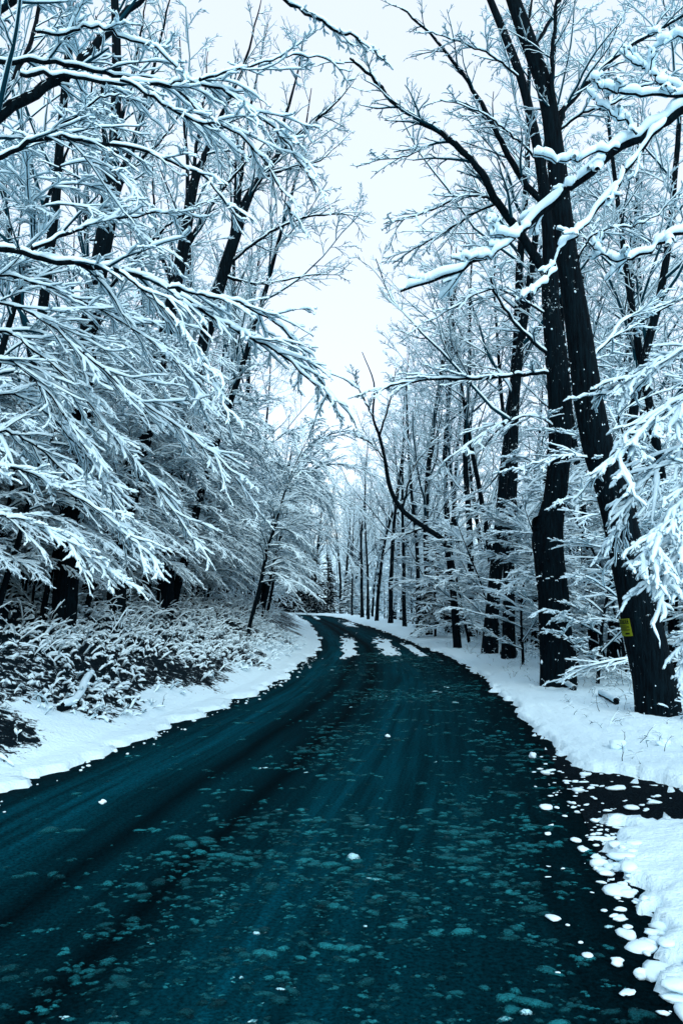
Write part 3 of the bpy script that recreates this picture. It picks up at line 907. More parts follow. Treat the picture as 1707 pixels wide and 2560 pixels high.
# big tree out of frame on the left: dark ascending limbs and long snowy boughs drooping to the road
dL = 6.4
lx, ly = col(-420, dL), dL
tL = empty('roadside_tree', (lx, ly, gz(lx, ly)))
tag(tL, 'large near tree on the bank reaching long snowy boughs out over the road', 'tree')
zb = gz(lx, ly)
pts = [np.array([lx, ly, zb - 0.3]), np.array([lx + 0.05, ly, zb + 2]), np.array([lx + 0.05, ly, zb + 5]), np.array([lx + 0.2, ly + 0.1, zb + 9]), np.array([lx + 0.3, ly, zb + 13])]
child_world(tL, lambda: trunk(tL, pts, np.array([0.26, 0.22, 0.18, 0.12, 0.04]), M_HERO, n=24, k=14))
for rows, r0, r1, sn, kw in [
    ([(-400, 700), (-150, 420), (0, 288), (120, 216), (190, 158), (250, 100), (350, 0), (440, -120)], 0.06, 0.03, 0.025, dict(n=28, c1=12, l1=0.26)),
    ([(-300, 560), (-60, 330), (0, 245), (50, 165), (86, 85), (100, 0), (115, -90)], 0.032, 0.016, 0.016, dict(n=26, c1=12, l1=0.30)),
    ([(50, 185), (140, 188), (260, 205), (390, 213), (470, 205), (560, 230), (640, 285), (720, 360), (790, 480)], 0.018, 0.006, 0.045, dict(n=34, c1=20, l1=0.26, droop=0.07, ang=0.5, u0=0.2)),
    ([(92, 80), (170, 82), (240, 68), (310, 95), (380, 118), (440, 165), (470, 205)], 0.012, 0.005, 0.048, dict(n=26, c1=9, l1=0.24, droop=0.05)),
    ([(-400, 560), (-150, 580), (0, 618), (120, 650), (300, 678), (400, 712), (500, 772), (600, 832), (700, 885), (790, 965)], 0.034, 0.007, 0.045, dict(n=40, c1=26, l1=0.20, droop=0.06, ang=0.5, u0=0.3)),
    ([(-350, 520), (-60, 425), (0, 392), (90, 346), (160, 345), (260, 360), (400, 388), (520, 450), (590, 540)], 0.026, 0.006, 0.032, dict(n=32, c1=18, l1=0.24, droop=0.05, u0=0.25)),
    ([(80, 622), (200, 572), (300, 545), (420, 534), (500, 545)], 0.018, 0.006, 0.035, dict(n=22, c1=12, l1=0.28, droop=0.04)),
    ([(-300, 150), (0, 155), (160, 158), (290, 188), (385, 198), (480, 260), (560, 350)], 0.026, 0.007, 0.035, dict(n=26, c1=18, l1=0.26, droop=0.06, u0=0.2)),
    ([(300, 200), (390, 245), (480, 300), (560, 320), (640, 380), (700, 470), (740, 560)], 0.012, 0.005, 0.04, dict(n=26, c1=18, l1=0.30, droop=0.07, ang=0.5)),
    ([(100, 345), (180, 300), (240, 250), (300, 235)], 0.012, 0.005, 0.02, dict(n=16, c1=7, l1=0.3)),
    ([(-350, 300), (-100, 120), (0, 28), (80, -30), (160, -120)], 0.045, 0.02, 0.03, dict(n=22, c1=12, l1=0.3)),
    ([(500, 200), (590, 175), (680, 150), (760, 140), (860, 160)], 0.014, 0.004, 0.03, dict(n=18, c1=10, l1=0.3)),
    ([(620, -90), (690, -20), (760, 30), (850, 80), (900, 100), (960, 150)], 0.018, 0.006, 0.03, dict(n=22, c1=10, l1=0.22)),
    ([(300, 680), (380, 740), (460, 830), (520, 930), (570, 1030)], 0.012, 0.004, 0.042, dict(n=24, c1=20, l1=0.34, droop=0.08, ang=0.45)),
    ([(420, 720), (520, 740), (640, 780), (730, 850), (800, 950), (840, 1030)], 0.012, 0.004, 0.042, dict(n=24, c1=20, l1=0.3, droop=0.08, ang=0.45))]:
    child_world(tL, lambda: limb(tL, L_(rows, dL, dL + U(-0.3, 1.4)), r0, r1, sn * 0.82, snowk=4, twig=1.3, **{**kw, 'c1': int(kw['c1'] * 0.72), 'c2': 4}))

# low beech on the bank at the left edge: fans of twigs sweeping down to the verge
dF = 8.2
fx, fy = col(-160, dF), dF
tF = empty('drooping_beech', (fx, fy, gz(fx, fy)))
tag(tF, 'near low beech with straight fans of snowy twigs sweeping down the bank', 'tree')
zb = gz(fx, fy)
pts = [np.array([fx, fy, zb - 0.3]), np.array([fx + 0.05, fy, zb + 1.5]), np.array([fx + 0.15, fy, zb + 3]), np.array([fx + 0.2, fy, zb + 5])]
child_world(tF, lambda: trunk(tF, pts, np.array([0.11, 0.09, 0.07, 0.02]), M_BARKN, n=20, k=12))
for rows in [[(-150, 900), (0, 830), (80, 870), (180, 960), (290, 1090), (390, 1220), (470, 1330)], [(-150, 950), (0, 900), (90, 950), (170, 1050), (250, 1180), (320, 1320)],
             [(-150, 800), (0, 760), (110, 800), (230, 900), (360, 1010), (500, 1110), (600, 1190)], [(-150, 1120), (0, 1080), (80, 1110), (180, 1190), (280, 1300), (350, 1400)],
             [(-150, 1180), (0, 1165), (90, 1190), (200, 1250), (310, 1330), (380, 1390)], [(-150, 1300), (0, 1290), (110, 1320), (220, 1390), (300, 1450)], [(-150, 1020), (0, 985), (100, 1020), (200, 1120), (300, 1230)],
             [(-150, 720), (0, 690), (150, 730), (300, 800), (430, 900), (520, 1000)]]:
    child_world(tF, lambda: limb(tF, L_(rows, dF, dF + U(-0.3, 1.6)), 0.016, 0.004, 0.036, n=26, c1=22, l1=0.26, c2=5, c3=2, u0=0.15, ang=0.38, droop=0.02, planar=0.35, snowk=4))

# winding tree on the level side
dW = 27.0
tW = empty('winding_tree', tuple(at(1142, 1605, dW)))
tag(tW, 'thin dark tree whose trunk bends sharply in a sinuous curve over the verge', 'tree')
pts, rad = px_trunk([(1142, 1605, 22), (1132, 1480, 17), (1122, 1400, 15), (1108, 1352, 14), (1060, 1318, 13), (1005, 1275, 12), (975, 1220, 11), (962, 1150, 9), (948, 1090, 8), (932, 1040, 6), (935, 960, 4), (905, 880, 2)], dW)
child_world(tW, lambda: trunk(tW, pts, rad, M_BARKN, n=50, k=10))
for rows in [[(1005, 1275), (1030, 1180), (1060, 1130), (1110, 1080)], [(962, 1150), (930, 1110), (890, 1090)], [(948, 1090), (975, 1000), (990, 920)], [(1060, 1318), (1000, 1340), (950, 1350)], [(932, 1040), (900, 980), (880, 930)]]:
    child_world(tW, lambda: limb(tW, L_(rows, dW), 0.04, 0.012, 0.04, n=16, c1=9, l1=0.4, snowk=4))

# dark leaning trunks on the bank
def bank_tree(name, label, d, rows, forks, nsnow=40):
    fx0 = at(rows[0][0], rows[0][1], d)
    z0 = gz(fx0[0], fx0[1])
    t = empty(name, (fx0[0], fx0[1], z0)); tag(t, label, 'tree')
    pts, rad = px_trunk(rows, d, 0.05)
    pts[0] = np.array([fx0[0] - 0.05, fx0[1], z0 - 0.3]); 
    tr, P, Rr = child_world(t, lambda: trunk(t, pts, rad, M_HERO, n=44, k=14))
    trunk_snow(tr, P, Rr, nsnow)
    for rw, r0, r1 in forks:
        child_world(t, lambda: limb(t, L_(rw, d, d + U(-0.8, 0.8)), r0, r1 * 0.4, 0.022, n=24, c1=13, l1=0.30, c2=5, c3=2, snowk=4, droop=0.0, planar=0.6))
bank_tree('forked_tree', 'stout dark tree on the bank forking into several upright limbs', 14.5,
    [(172, 1370, 58), (192, 1230, 54), (206, 1050, 52), (218, 880, 48), (240, 720, 46), (264, 580, 46), (276, 500, 48), (284, 400, 32), (290, 280, 28), (292, 120, 24), (285, -60, 18), (280, -260, 8)],
    [([(272, 540), (262, 440), (260, 320), (252, 180), (240, 40)], 0.075, 0.03), ([(278, 510), (312, 420), (335, 360), (365, 250), (400, 110), (430, -20)], 0.085, 0.03),
     ([(274, 520), (300, 460), (350, 400), (420, 330), (480, 240)], 0.05, 0.02), ([(288, 360), (320, 240), (350, 100), (372, -40)], 0.05, 0.02), ([(232, 770), (300, 690), (380, 600), (450, 540), (520, 500)], 0.045, 0.015)])
bank_tree('slanting_tree', 'dark tree on the bank slanting toward the road behind the long boughs', 17.5,
    [(300, 1370, 44), (330, 1230, 40), (372, 1050, 38), (405, 880, 36), (436, 730, 33), (462, 600, 30), (480, 480, 27), (500, 415, 18)],
    [([(496, 430), (515, 380), (548, 300), (600, 190), (640, 60), (660, -40)], 0.085, 0.01), ([(455, 640), (500, 560), (560, 470), (620, 400), (690, 330)], 0.07, 0.02), ([(480, 480), (490, 380), (510, 260), (520, 130)], 0.06, 0.02), ([(436, 730), (400, 620), (385, 500), (380, 380)], 0.06, 0.02)], 30)
bank_tree('inclined_tree', 'dark tree on the bank inclined far out with a fan of straight limbs', 21.0,
    [(420, 1380, 40), (445, 1200, 37), (480, 1000, 34), (515, 840, 33), (556, 690, 32), (585, 600, 30), (610, 520, 26), (632, 470, 17)],
    [([(626, 480), (655, 438), (710, 370), (790, 300), (850, 245), (900, 180)], 0.095, 0.01), ([(590, 590), (600, 470), (612, 350), (640, 200), (670, 60)], 0.085, 0.025), ([(600, 550), (640, 460), (700, 330), (740, 200), (760, 90)], 0.09, 0.025), ([(575, 640), (585, 520), (590, 400), (600, 280)], 0.06, 0.02),
     ([(640, 450), (720, 420), (800, 400), (880, 330)], 0.05, 0.015), ([(570, 660), (660, 590), (760, 545), (850, 535), (900, 545)], 0.055, 0.015), ([(560, 690), (650, 710), (760, 690), (860, 685)], 0.05, 0.015)], 30)

# beech at the bend arching over the far road
dA = 46.0
ax_, ay_ = col(655, dA), dA
tA = empty('arching_beech', (ax_, ay_, gz(ax_, ay_)))
tag(tA, 'beech arching its snowy boughs across the road where it bends away', 'tree')
zb = gz(ax_, ay_)
pts = [np.array([ax_, ay_, zb - 0.3]), at(672, 1380, dA), at(690, 1290, dA), at(720, 1180, dA), at(735, 1080, dA)]
child_world(tA, lambda: trunk(tA, pts, np.array([0.16, 0.13, 0.11, 0.07, 0.03]), M_BARKN, n=24, k=10))
for rows in [[(690, 1290), (750, 1245), (820, 1235), (890, 1265), (940, 1320)], [(700, 1250), (770, 1180), (850, 1160), (920, 1180), (960, 1215)], [(680, 1330), (740, 1310), (800, 1330), (860, 1375), (890, 1420)],
             [(676, 1360), (720, 1360), (765, 1395), (800, 1440)], [(715, 1200), (790, 1110), (850, 1080), (900, 1090)], [(690, 1300), (720, 1330), (740, 1390), (752, 1440)], [(672, 1380), (690, 1400), (710, 1440), (718, 1470)]]:
    child_world(tA, lambda: limb(tA, L_(rows, dA, dA - U(0, 3)), 0.05, 0.012, 0.05, n=20, c1=22, l1=0.34, c2=6, c3=2, u0=0.1, ang=0.5, droop=0.06, planar=0.3, snowk=4, twig=2.5))

# ------------------------------------------------------------------ yellow notice wrapped on the leaning trunk
def mat_flat(name, c, rough=0.6):
    m, t, b = new_mat(name)
    b.inputs['Base Color'].default_value = (*c, 1); b.inputs['Roughness'].default_value = rough
    b.inputs['Specular IOR Level'].default_value = 0.1
    return m
M_YEL = mat_flat('yellow_plastic', (0.13, 0.17, 0.008))
M_INK = mat_flat('black_ink', (0.003, 0.006, 0.004))
i0 = int(np.argmin(np.abs(PS[:, 2] - at(1594, 1540, dS)[2])))
cS, rS = PS[i0], RS[i0] * 1.05
axis = PS[i0 + 1] - PS[i0 - 1]; axis /= np.linalg.norm(axis)
ex = np.array([1.0, 0, 0]); ex = ex - axis * ex.dot(axis); ex /= np.linalg.norm(ex)
ey = np.cross(axis, ex)
A0, AW, HH = math.radians(188), math.radians(62), 0.25      # centre angle, angle spanned, height
def wrap(u, v, lift):
    a = A0 + (u - 0.5) * AW
    rr = rS + lift
    return cS + rr * (np.cos(a)[..., None] * ex + np.sin(a)[..., None] * ey) + ((v - 0.5) * HH)[..., None] * axis
def wrapped(name, u0, u1, v0, v1, lift, mat, parent, thick=0.0):
    uu = np.linspace(u0, u1, 14); vv = np.linspace(v0, v1, 4)
    Ug, Vg = np.meshgrid(uu, vv)
    V = wrap(Ug, Vg, lift).reshape(-1, 3)
    Q = grid_faces(4, 14)
    if thick:
        V2 = wrap(Ug, Vg, lift - thick).reshape(-1, 3); n = len(V)
        rim = [*range(0, 14)] + [14 * r + 13 for r in (1, 2, 3)] + [14 * 3 + c for c in range(12, -1, -1)] + [14 * 2, 14]
        side = [[rim[i], rim[(i + 1) % len(rim)], rim[(i + 1) % len(rim)] + n, rim[i] + n] for i in range(len(rim))]
        V = np.concatenate([V, V2]); Q = np.concatenate([Q, Q[:, ::-1] + n, np.array(side)])
    return link(name, mesh_from(name, V, Q, mat, smooth=False), parent)
sg = empty('posted_notice', tuple(cS))
tag(sg, 'small yellow notice with black lettering fixed to the leaning trunk', 'notice')
def sgp(o):
    if o.parent == sg: o.location = -sg.location
    return o
pl = sgp(wrapped('plate', 0, 1, 0, 1, 0.008, M_YEL, sg, 0.004))
sgp(wrapped('heading_panel', 0.06, 0.94, 0.70, 0.95, 0.0095, M_INK, sg))
cu = bpy.data.curves.new('lettering', 'FONT'); cu.body = 'POSTED'; cu.size = 1.0; cu.align_x = 'CENTER'; cu.align_y = 'CENTER'
tmp = bpy.data.objects.new('lettering_tmp', cu); COL.objects.link(tmp)
bpy.context.view_layer.update()
tm = tmp.to_mesh()
tv = np.array([v.co[:] for v in tm.vertices]); polys = [list(p.vertices) for p in tm.polygons]
tmp.to_mesh_clear(); bpy.data.objects.remove(tmp)
tu = 0.5 + (tv[:, 0] - tv[:, 0].mean()) / (np.ptp(tv[:, 0])) * 0.80
tvv = 0.825 + (tv[:, 1] - (tv[:, 1].min() + tv[:, 1].max()) / 2) / np.ptp(tv[:, 1]) * 0.17
V = wrap(tu, tvv, 0.0110)
lm = bpy.data.meshes.new('lettering'); lm.from_pydata(V.tolist(), [], polys); lm.materials.append(M_YEL)
sgp(link('lettering', lm, sg))
bars = []
for v_, a_, b_ in [(0.62, 0.12, 0.80), (0.555, 0.08, 0.92), (0.505, 0.10, 0.92), (0.44, 0.10, 0.78), (0.385, 0.08, 0.94), (0.33, 0.10, 0.90)]:
    sgp(wrapped('text_line', a_, b_, v_ - 0.013, v_ + 0.013, 0.0095, M_INK, sg))
sgp(wrapped('emblem', 0.62, 0.88, 0.10, 0.20, 0.0095, M_INK, sg))

# ------------------------------------------------------------------ woods
for px, d, k, t, s in [(40, 17, 2, 0.03, 1.1), (500, 30, 3, 0.18, 1.0),
                       (90, 24, 3, 0.02, 1.0), (-60, 13, 1, 0.02, 1.0), (330, 34, 2, 0.10, 1.1), (200, 31, 1, 0.05, 1.0), (560, 42, 1, 0.16, 0.95),
                       (620, 52, 0, 0.12, 0.9), (470, 46, 2, 0.10, 1.0), (120, 42, 0, 0.04, 1.0), (20, 34, 3, 0.0, 1.0), (660, 62, 2, 0.08, 0.85), (390, 58, 3, 0.05, 0.95), (700, 75, 0, 0.05, 0.8),
                       (280, 50, 3, 0.05, 0.95), (570, 70, 1, 0.04, 0.85), (-150, 20, 0, 0, 1.0), (430, 22, 2, 0.20, 0.9), (360, 21, 3, 0.16, 0.9)]:
    P_('lt', TALL[k], col(px, d), d, rz=U(-0.6, 0.6), sc=s, tilt=(t, U(-0.03, 0.03)))
for px, d, k, s in [(110, 14.5, 4, 0.7), (-10, 13, 4, 0.75), (220, 17, 4, 0.8), (320, 20, 4, 0.8), (90, 17, 4, 0.9), (210, 20, 0, 0.85), (440, 25, 4, 0.95), (330, 25, 1, 1.0), (60, 21, 2, 0.8), (280, 23, 2, 0.85),
                    (500, 30, 4, 0.95), (420, 30, 0, 0.85), (545, 36, 4, 0.9), (470, 37, 1, 1.0), (570, 43, 2, 0.75), (600, 50, 4, 0.9), (530, 48, 0, 0.9), (625, 57, 0, 0.85), (560, 58, 2, 0.8),
                    (-130, 13, 4, 1.1), (150, 27, 2, 0.8), (300, 36, 0, 0.8), (645, 66, 1, 1.0), (600, 68, 0, 0.9), (450, 44, 3, 1.3), (650, 78, 2, 0.9), (520, 56, 3, 1.4),
                    (380, 33, 3, 1.2), (180, 16.5, 4, 0.7), (20, 15, 4, 0.75), (280, 19, 4, 0.75), (120, 18, 4, 0.85), (400, 21.5, 4, 0.85), (460, 26, 4, 0.85), (520, 31.5, 4, 0.85), (550, 40, 4, 0.8), (590, 46, 4, 0.8), (610, 54, 4, 0.85), (625, 62, 4, 1.1), (640, 70, 4, 1.2), (660, 76, 4, 1.2), (655, 66, 0, 0.9), (600, 50, 0, 0.85), (570, 46, 0, 0.85), (540, 40, 0, 0.8), (675, 84, 4, 1.2), (668, 40, 4, 1.0), (672, 52, 4, 1.0), (655, 34, 4, 0.9), (630, 29, 4, 0.85), (620, 24, 4, 0.8), (640, 36, 4, 1.0), (655, 45, 0, 0.9), (560, 52, 2, 0.9), (240, 29, 3, 1.2), (20, 26, 1, 1.0), (580, 62, 3, 1.4), (120, 34, 0, 0.9), (200, 40, 2, 0.9), (20, 38, 0, 0.9), (400, 50, 2, 0.9), (620, 86, 0, 1.0), (480, 70, 2, 0.9)]:
    P_('lb', (SPRAY + HIGH)[k], col(px, d), d, rz=U(-0.75, 0.15), sc=s, tilt=(U(0.0, 0.10), 0))
for k_ in range(40):
    d = U(15, 62); x = float(XL(d)) - U(4.4, 10)
    P_('ls' if k_ % 2 else 'lb', SAPL[k_ % 3] if k_ % 2 else SPRAY[3], x, d, rz=U(-0.8, 0.2), sc=U(0.5, 0.9), tilt=(U(0, 0.12), 0))
for k_ in range(34):
    d = U(10, 26); x = float(XL(d)) - U(4.2, 7.0)
    P_('ls' if k_ % 3 else 'lb', SAPL[k_ % 3] if k_ % 3 else SPRAY[3], x, d, rz=U(-0.9, 0.3), sc=U(0.55, 0.85), tilt=(U(0, 0.2), 0))
for k_ in range(10):
    d = U(10.5, 17); x = float(XL(d)) - U(4.4, 5.6)
    P_('lb', SPRAY[3], x, d, rz=U(-1.0, 0.1), sc=U(0.5, 0.75), tilt=(U(0, 0.15), 0))
for k_ in range(24):
    d = U(13, 40); x = float(XL(d)) - U(7, 17)
    P_('lb', FLAT[1] if k_ % 2 else SPRAY[3], x, d, rz=U(0, 6), sc=U(0.7, 1.1))
for k_ in range(34):
    d = U(11.5, 34); x = float(XL(d)) - U(4.0, 7.5)
    P_('lb', SPRAY[3], x, d, rz=U(-0.9, 0.3), sc=U(0.65, 1.0), tilt=(U(0, 0.1), 0))
for k_ in range(50):
    d = U(20, 100); x = float(XL(d)) - U(10, 34)
    P_('lt' if k_ % 2 else 'lb', TALL[k_ % 4] if k_ % 2 else SPRAY[k_ % 3], x, d, rz=U(-0.8, 0.8), sc=U(0.8, 1.1), tilt=(U(0, 0.08), 0))

for px, d, k, s in [(1218, 24, 1, 1.0), (1265, 22, 0, 0.95), (1070, 36, 3, 0.95), (1010, 46, 2, 0.9), (975, 52, 0, 0.85), (940, 58, 3, 0.85), (1180, 34, 0, 0.9),
                    (1240, 33, 2, 1.0), (1330, 27, 3, 0.9), (1480, 21, 2, 0.9), (1560, 25, 0, 0.9), (1680, 18, 2, 0.95), (1600, 32, 1, 0.9), (1440, 36, 3, 0.95), (1380, 44, 0, 0.9), (1300, 50, 1, 0.85),
                    (1110, 48, 1, 0.85), (1060, 60, 0, 0.8), (905, 68, 0, 0.8), (880, 76, 2, 0.75), (1190, 60, 3, 0.85), (1520, 48, 2, 0.9), (1650, 45, 3, 0.9), (1000, 75, 1, 0.75), (930, 85, 3, 0.75), (860, 92, 1, 0.7),
                    (1280, 70, 2, 0.9), (1420, 64, 1, 0.9), (1580, 62, 0, 0.9), (1750, 30, 1, 0.9), (1800, 20, 0, 0.9), (1045, 42, 2, 0.9), (920, 62, 2, 0.8), (1150, 40, 2, 0.9), (1520, 19, 3, 0.95), (1300, 31, 2, 1.0), (1620, 27, 2, 1.0), (1430, 29, 2, 1.0), (1120, 38, 0, 0.95), (1215, 41, 2, 1.0)]:
    P_('rt', TALL[k], col(px, d), d, rz=U(2.4, 3.9), sc=s, tilt=(U(-0.05, 0.03), U(-0.02, 0.02)))
for px, d, k, s in [(1480, 15.5, 1, 0.9), (1300, 20, 1, 0.9), (1560, 17.5, 1, 1.1), (1680, 14.5, 0, 0.75), (1170, 30, 0, 0.8), (1350, 30, 0, 0.8), (1260, 38, 0, 0.8), (1470, 28, 0, 0.9), (1620, 23, 0, 0.8),
                    (1090, 42, 1, 1.1), (1030, 54, 0, 0.8), (960, 66, 0, 0.7), (1400, 24, 0, 0.75), (1210, 46, 1, 1.2), (1540, 38, 0, 0.8), (1320, 60, 0, 0.9), (1440, 18, 1, 0.9), (1640, 19, 1, 1.0), (1240, 26, 1, 1.0)]:
    P_('rb', FLAT[k], col(px, d), d, rz=U(0, 6.3), sc=s)
for k_ in range(46):
    d = U(17, 55); x = float(XR(d)) + U(3.5, 16)
    P_('rb', FLAT[k_ % 2], x, d, rz=U(0, 6.3), sc=U(0.6, 1.0))
for k_ in range(36):
    d = U(14.5, 42); x = float(XR(d)) + U(3.0, 7.5)
    P_('rb', FLAT[1], x, d, rz=U(0, 6.3), sc=U(0.5, 0.95))
for k_ in range(80):
    d = U(14, 70); x = float(XR(d)) + U(3.0, 12)
    P_('rs', SAPL[k_ % 3], x, d, rz=U(0, 6.3), sc=U(0.7, 1.2))
for k_ in range(110):
    d = U(30, 130); x = float(XR(d)) + U(5, 50)
    P_('rt' if k_ % 2 else 'rb', TALL[k_ % 4] if k_ % 2 else FLAT[(k_ // 2) % 2], x, d, rz=U(0, 6.3), sc=U(0.7, 1.0))
for k_ in range(110):
    d = U(96, 165); x = col(U(560, 1100), d)
    if float(XL(d)) - 1.5 < x < float(XR(d)) + 1.5: continue
    key = 'l' if x < float(XL(d)) else 'r'
    P_(key + ('t' if k_ % 3 else 'b'), TALL[k_ % 4] if k_ % 3 else FLAT[0], x, d, rz=U(0, 6.3), sc=U(0.8, 1.0))
for x, y, k, s in [(-3.4, 101, 1, 1.0), (-5.0, 103, 1, 1.0), (-7.6, 105, 1, 1.1), (-9.0, 110, 1, 1.2), (-1.8, 100, 1, 0.9), (-6.4, 99, 1, 0.9), (-8.8, 100, 1, 0.8), (-2.6, 86, 1, 0.55), (-3.6, 88, 1, 0.7), (-5.4, 91, 1, 0.7), (-6.6, 93, 1, 0.8), (-8.0, 96, 1, 0.8), (-4.6, 95, 1, 0.9), (-4.3, 92, 1, 0.9), (-7.0, 97, 1, 1.0), (-1.6, 91, 1, 0.8), (-9.6, 104, 1, 1.0), (0.8, 90, 0, 1.0), (-3.0, 99, 1, 1.0), (-5.8, 106, 1, 1.1), (-12.5, 112, 1, 1.1)]:
    plant(CONI[k], 'hemlock_tree', 'dark snow-dusted hemlock closing the far end of the road', 'tree', 'hemlocks at the far bend', x, y, rz=U(0, 6), sc=s)
plant(CONI[0], 'hemlock_tree', 'small hemlock with drooping snow-heaped boughs beside the verge', 'tree', None, col(1085, 34), 34, rz=1.0, sc=0.85)

# ------------------------------------------------------------------ undergrowth on the bank: bent stems and dead fronds under snow
def stems(n, ylo, yhi, dlo, dhi, left, L0, L1, sn, dirx, name, label, cat, dens=None):
    y = rng.uniform(ylo ** 0.5, yhi ** 0.5, n) ** 2
    o = rng.uniform(dlo, dhi, n)
    x = (XL(y) - o) if left else (XR(y) + o)
    if dens is not None:
        keep = dens(x, y, o) > rng.random(n)
        x, y = x[keep], y[keep]
    z = ground_z(x, y)
    p = np.stack([x, y, z - 0.02], -1); M = len(p)
    d = norm(np.stack([dirx + rng.normal(0, 0.45, M), rng.normal(-0.15, 0.45, M), rng.uniform(0.35, 1.2, M)], -1))
    L = rng.uniform(L0, L1, M)
    P = extend(p, d, L, 4, 0.16, 0.28); Rr = radii(rng.uniform(0.003, 0.006, M), 4, 0.5)
    W = Wood(); W.add(P, Rr, 3, sn, 3, lump=0.7, cover=0.9, minhz=0.25)
    p, d, L, r = sprout(P, Rr, L, 2, 0.3, 1.0, 0.8, 0.5, 0.5, 0.8, 0.003, 0.4, lmin=0.06)
    P = extend(p, d, L, 2, 0.1, 0.15); Rr = radii(r, 2, 0.6)
    W.add(P, Rr, 3, sn * 0.9, 3, lump=0.7, cover=0.85)
    v, q = join(W.w); v2, q2 = join(W.s)
    me = mesh_from(name, v, q, M_TWIG)
    o_ = link(name, me); tag(o_, label, cat, kind='stuff')
    s_ = link('snow', mesh_from(name + '_snow', v2, q2, M_SNOW), o_); s_['kind'] = 'stuff'
    return o_
patch = lambda x, y, o: np.clip(0.25 + 1.2 * fbm(x * 0.9, y * 0.9, 91) + 0.5 * sstep(0.5, 2.0, o), 0.02, 1)
stems(5800, 6.5, 30, 0.6, 5.5, True, 0.08, 0.30, 0.034, 0.5, 'undergrowth', 'dead stems and fronds matted under snow on the bank', 'undergrowth', patch)
stems(1700, 12, 60, 2.2, 10, True, 0.25, 0.8, 0.024, 0.6, 'brushwood', 'taller snowy brush along the top of the bank', 'brush', None)
stems(2000, 10, 45, 1.9, 8, False, 0.2, 0.7, 0.026, -0.2, 'weeds', 'snowy weeds and brush at the foot of the level wood', 'weeds', None)
stems(260, 8.2, 30, 0.5, 2.4, False, 0.08, 0.30, 0.006, 0.0, 'dry_grass', 'few dry stalks poking through the snow of the verge', 'grass', None)

# fallen boughs
def fallen(rows, r0, r1, sn, label, lift=0.0):
    pts = []
    for x, y in rows:                                   # find where the ray meets the ground
        lo, hi = 3.0, 60.0
        for _ in range(48):
            mid = (lo + hi) / 2; p = at(x, y, mid)
            if p[2] > gz(p[0], p[1]): lo = mid
            else: hi = mid
        p = at(x, y, lo); p[2] = gz(p[0], p[1]) + r0 * 0.8 + lift; pts.append(p)
    t = empty('fallen_branch', tuple(pts[0]))
    tag(t, label, 'branch')
    P = resample(pts, 14)[None]; Rr = np.linspace(r0, r1, 15)[None]
    v, q = tube(P, Rr, 10, knob=0.12)
    caps = np.array([[i, (i + 1) % 10, 10 * 15] for i in range(10)])
    b = link('bough', mesh_from('bough', v, q, M_BARKN), t); b.location = -t.location
    n = Rr.shape[1]
    cv = np.vstack([v[:10], P[0, 0][None]]); cf = np.array([[i, (i + 1) % 10, 10] for i in range(10)])
    c = link('cut_end', mesh_from('cut_end', cv, cf, M_BARKN), t); c.location = -t.location
    v, q = snowcap(resample(P[0], 28)[None], np.linspace(r0, r1, 29)[None], sn, 7, lump=0.4)
    s_ = link('snow', mesh_from('snow', v, q, M_SNOW), t); s_.location = -t.location; s_['kind'] = 'stuff'
fallen([(152, 1778), (178, 1770), (200, 1748), (215, 1712), (232, 1690)], 0.055, 0.022, 0.05, 'broken branch capped with snow lying on the bank')
fallen([(1540, 1762), (1520, 1750), (1500, 1740)], 0.045, 0.04, 0.05, 'short snow-capped log between the two dark trunks')
fallen([(1435, 1728), (1418, 1718), (1405, 1712)], 0.04, 0.035, 0.05, 'short log end poking from snow at the foot of the upright tree', 0.0)
fallen([(1285, 1642), (1262, 1638), (1250, 1636)], 0.09, 0.08, 0.07, 'small snow-capped stump log at the edge of the verge', 0.0)

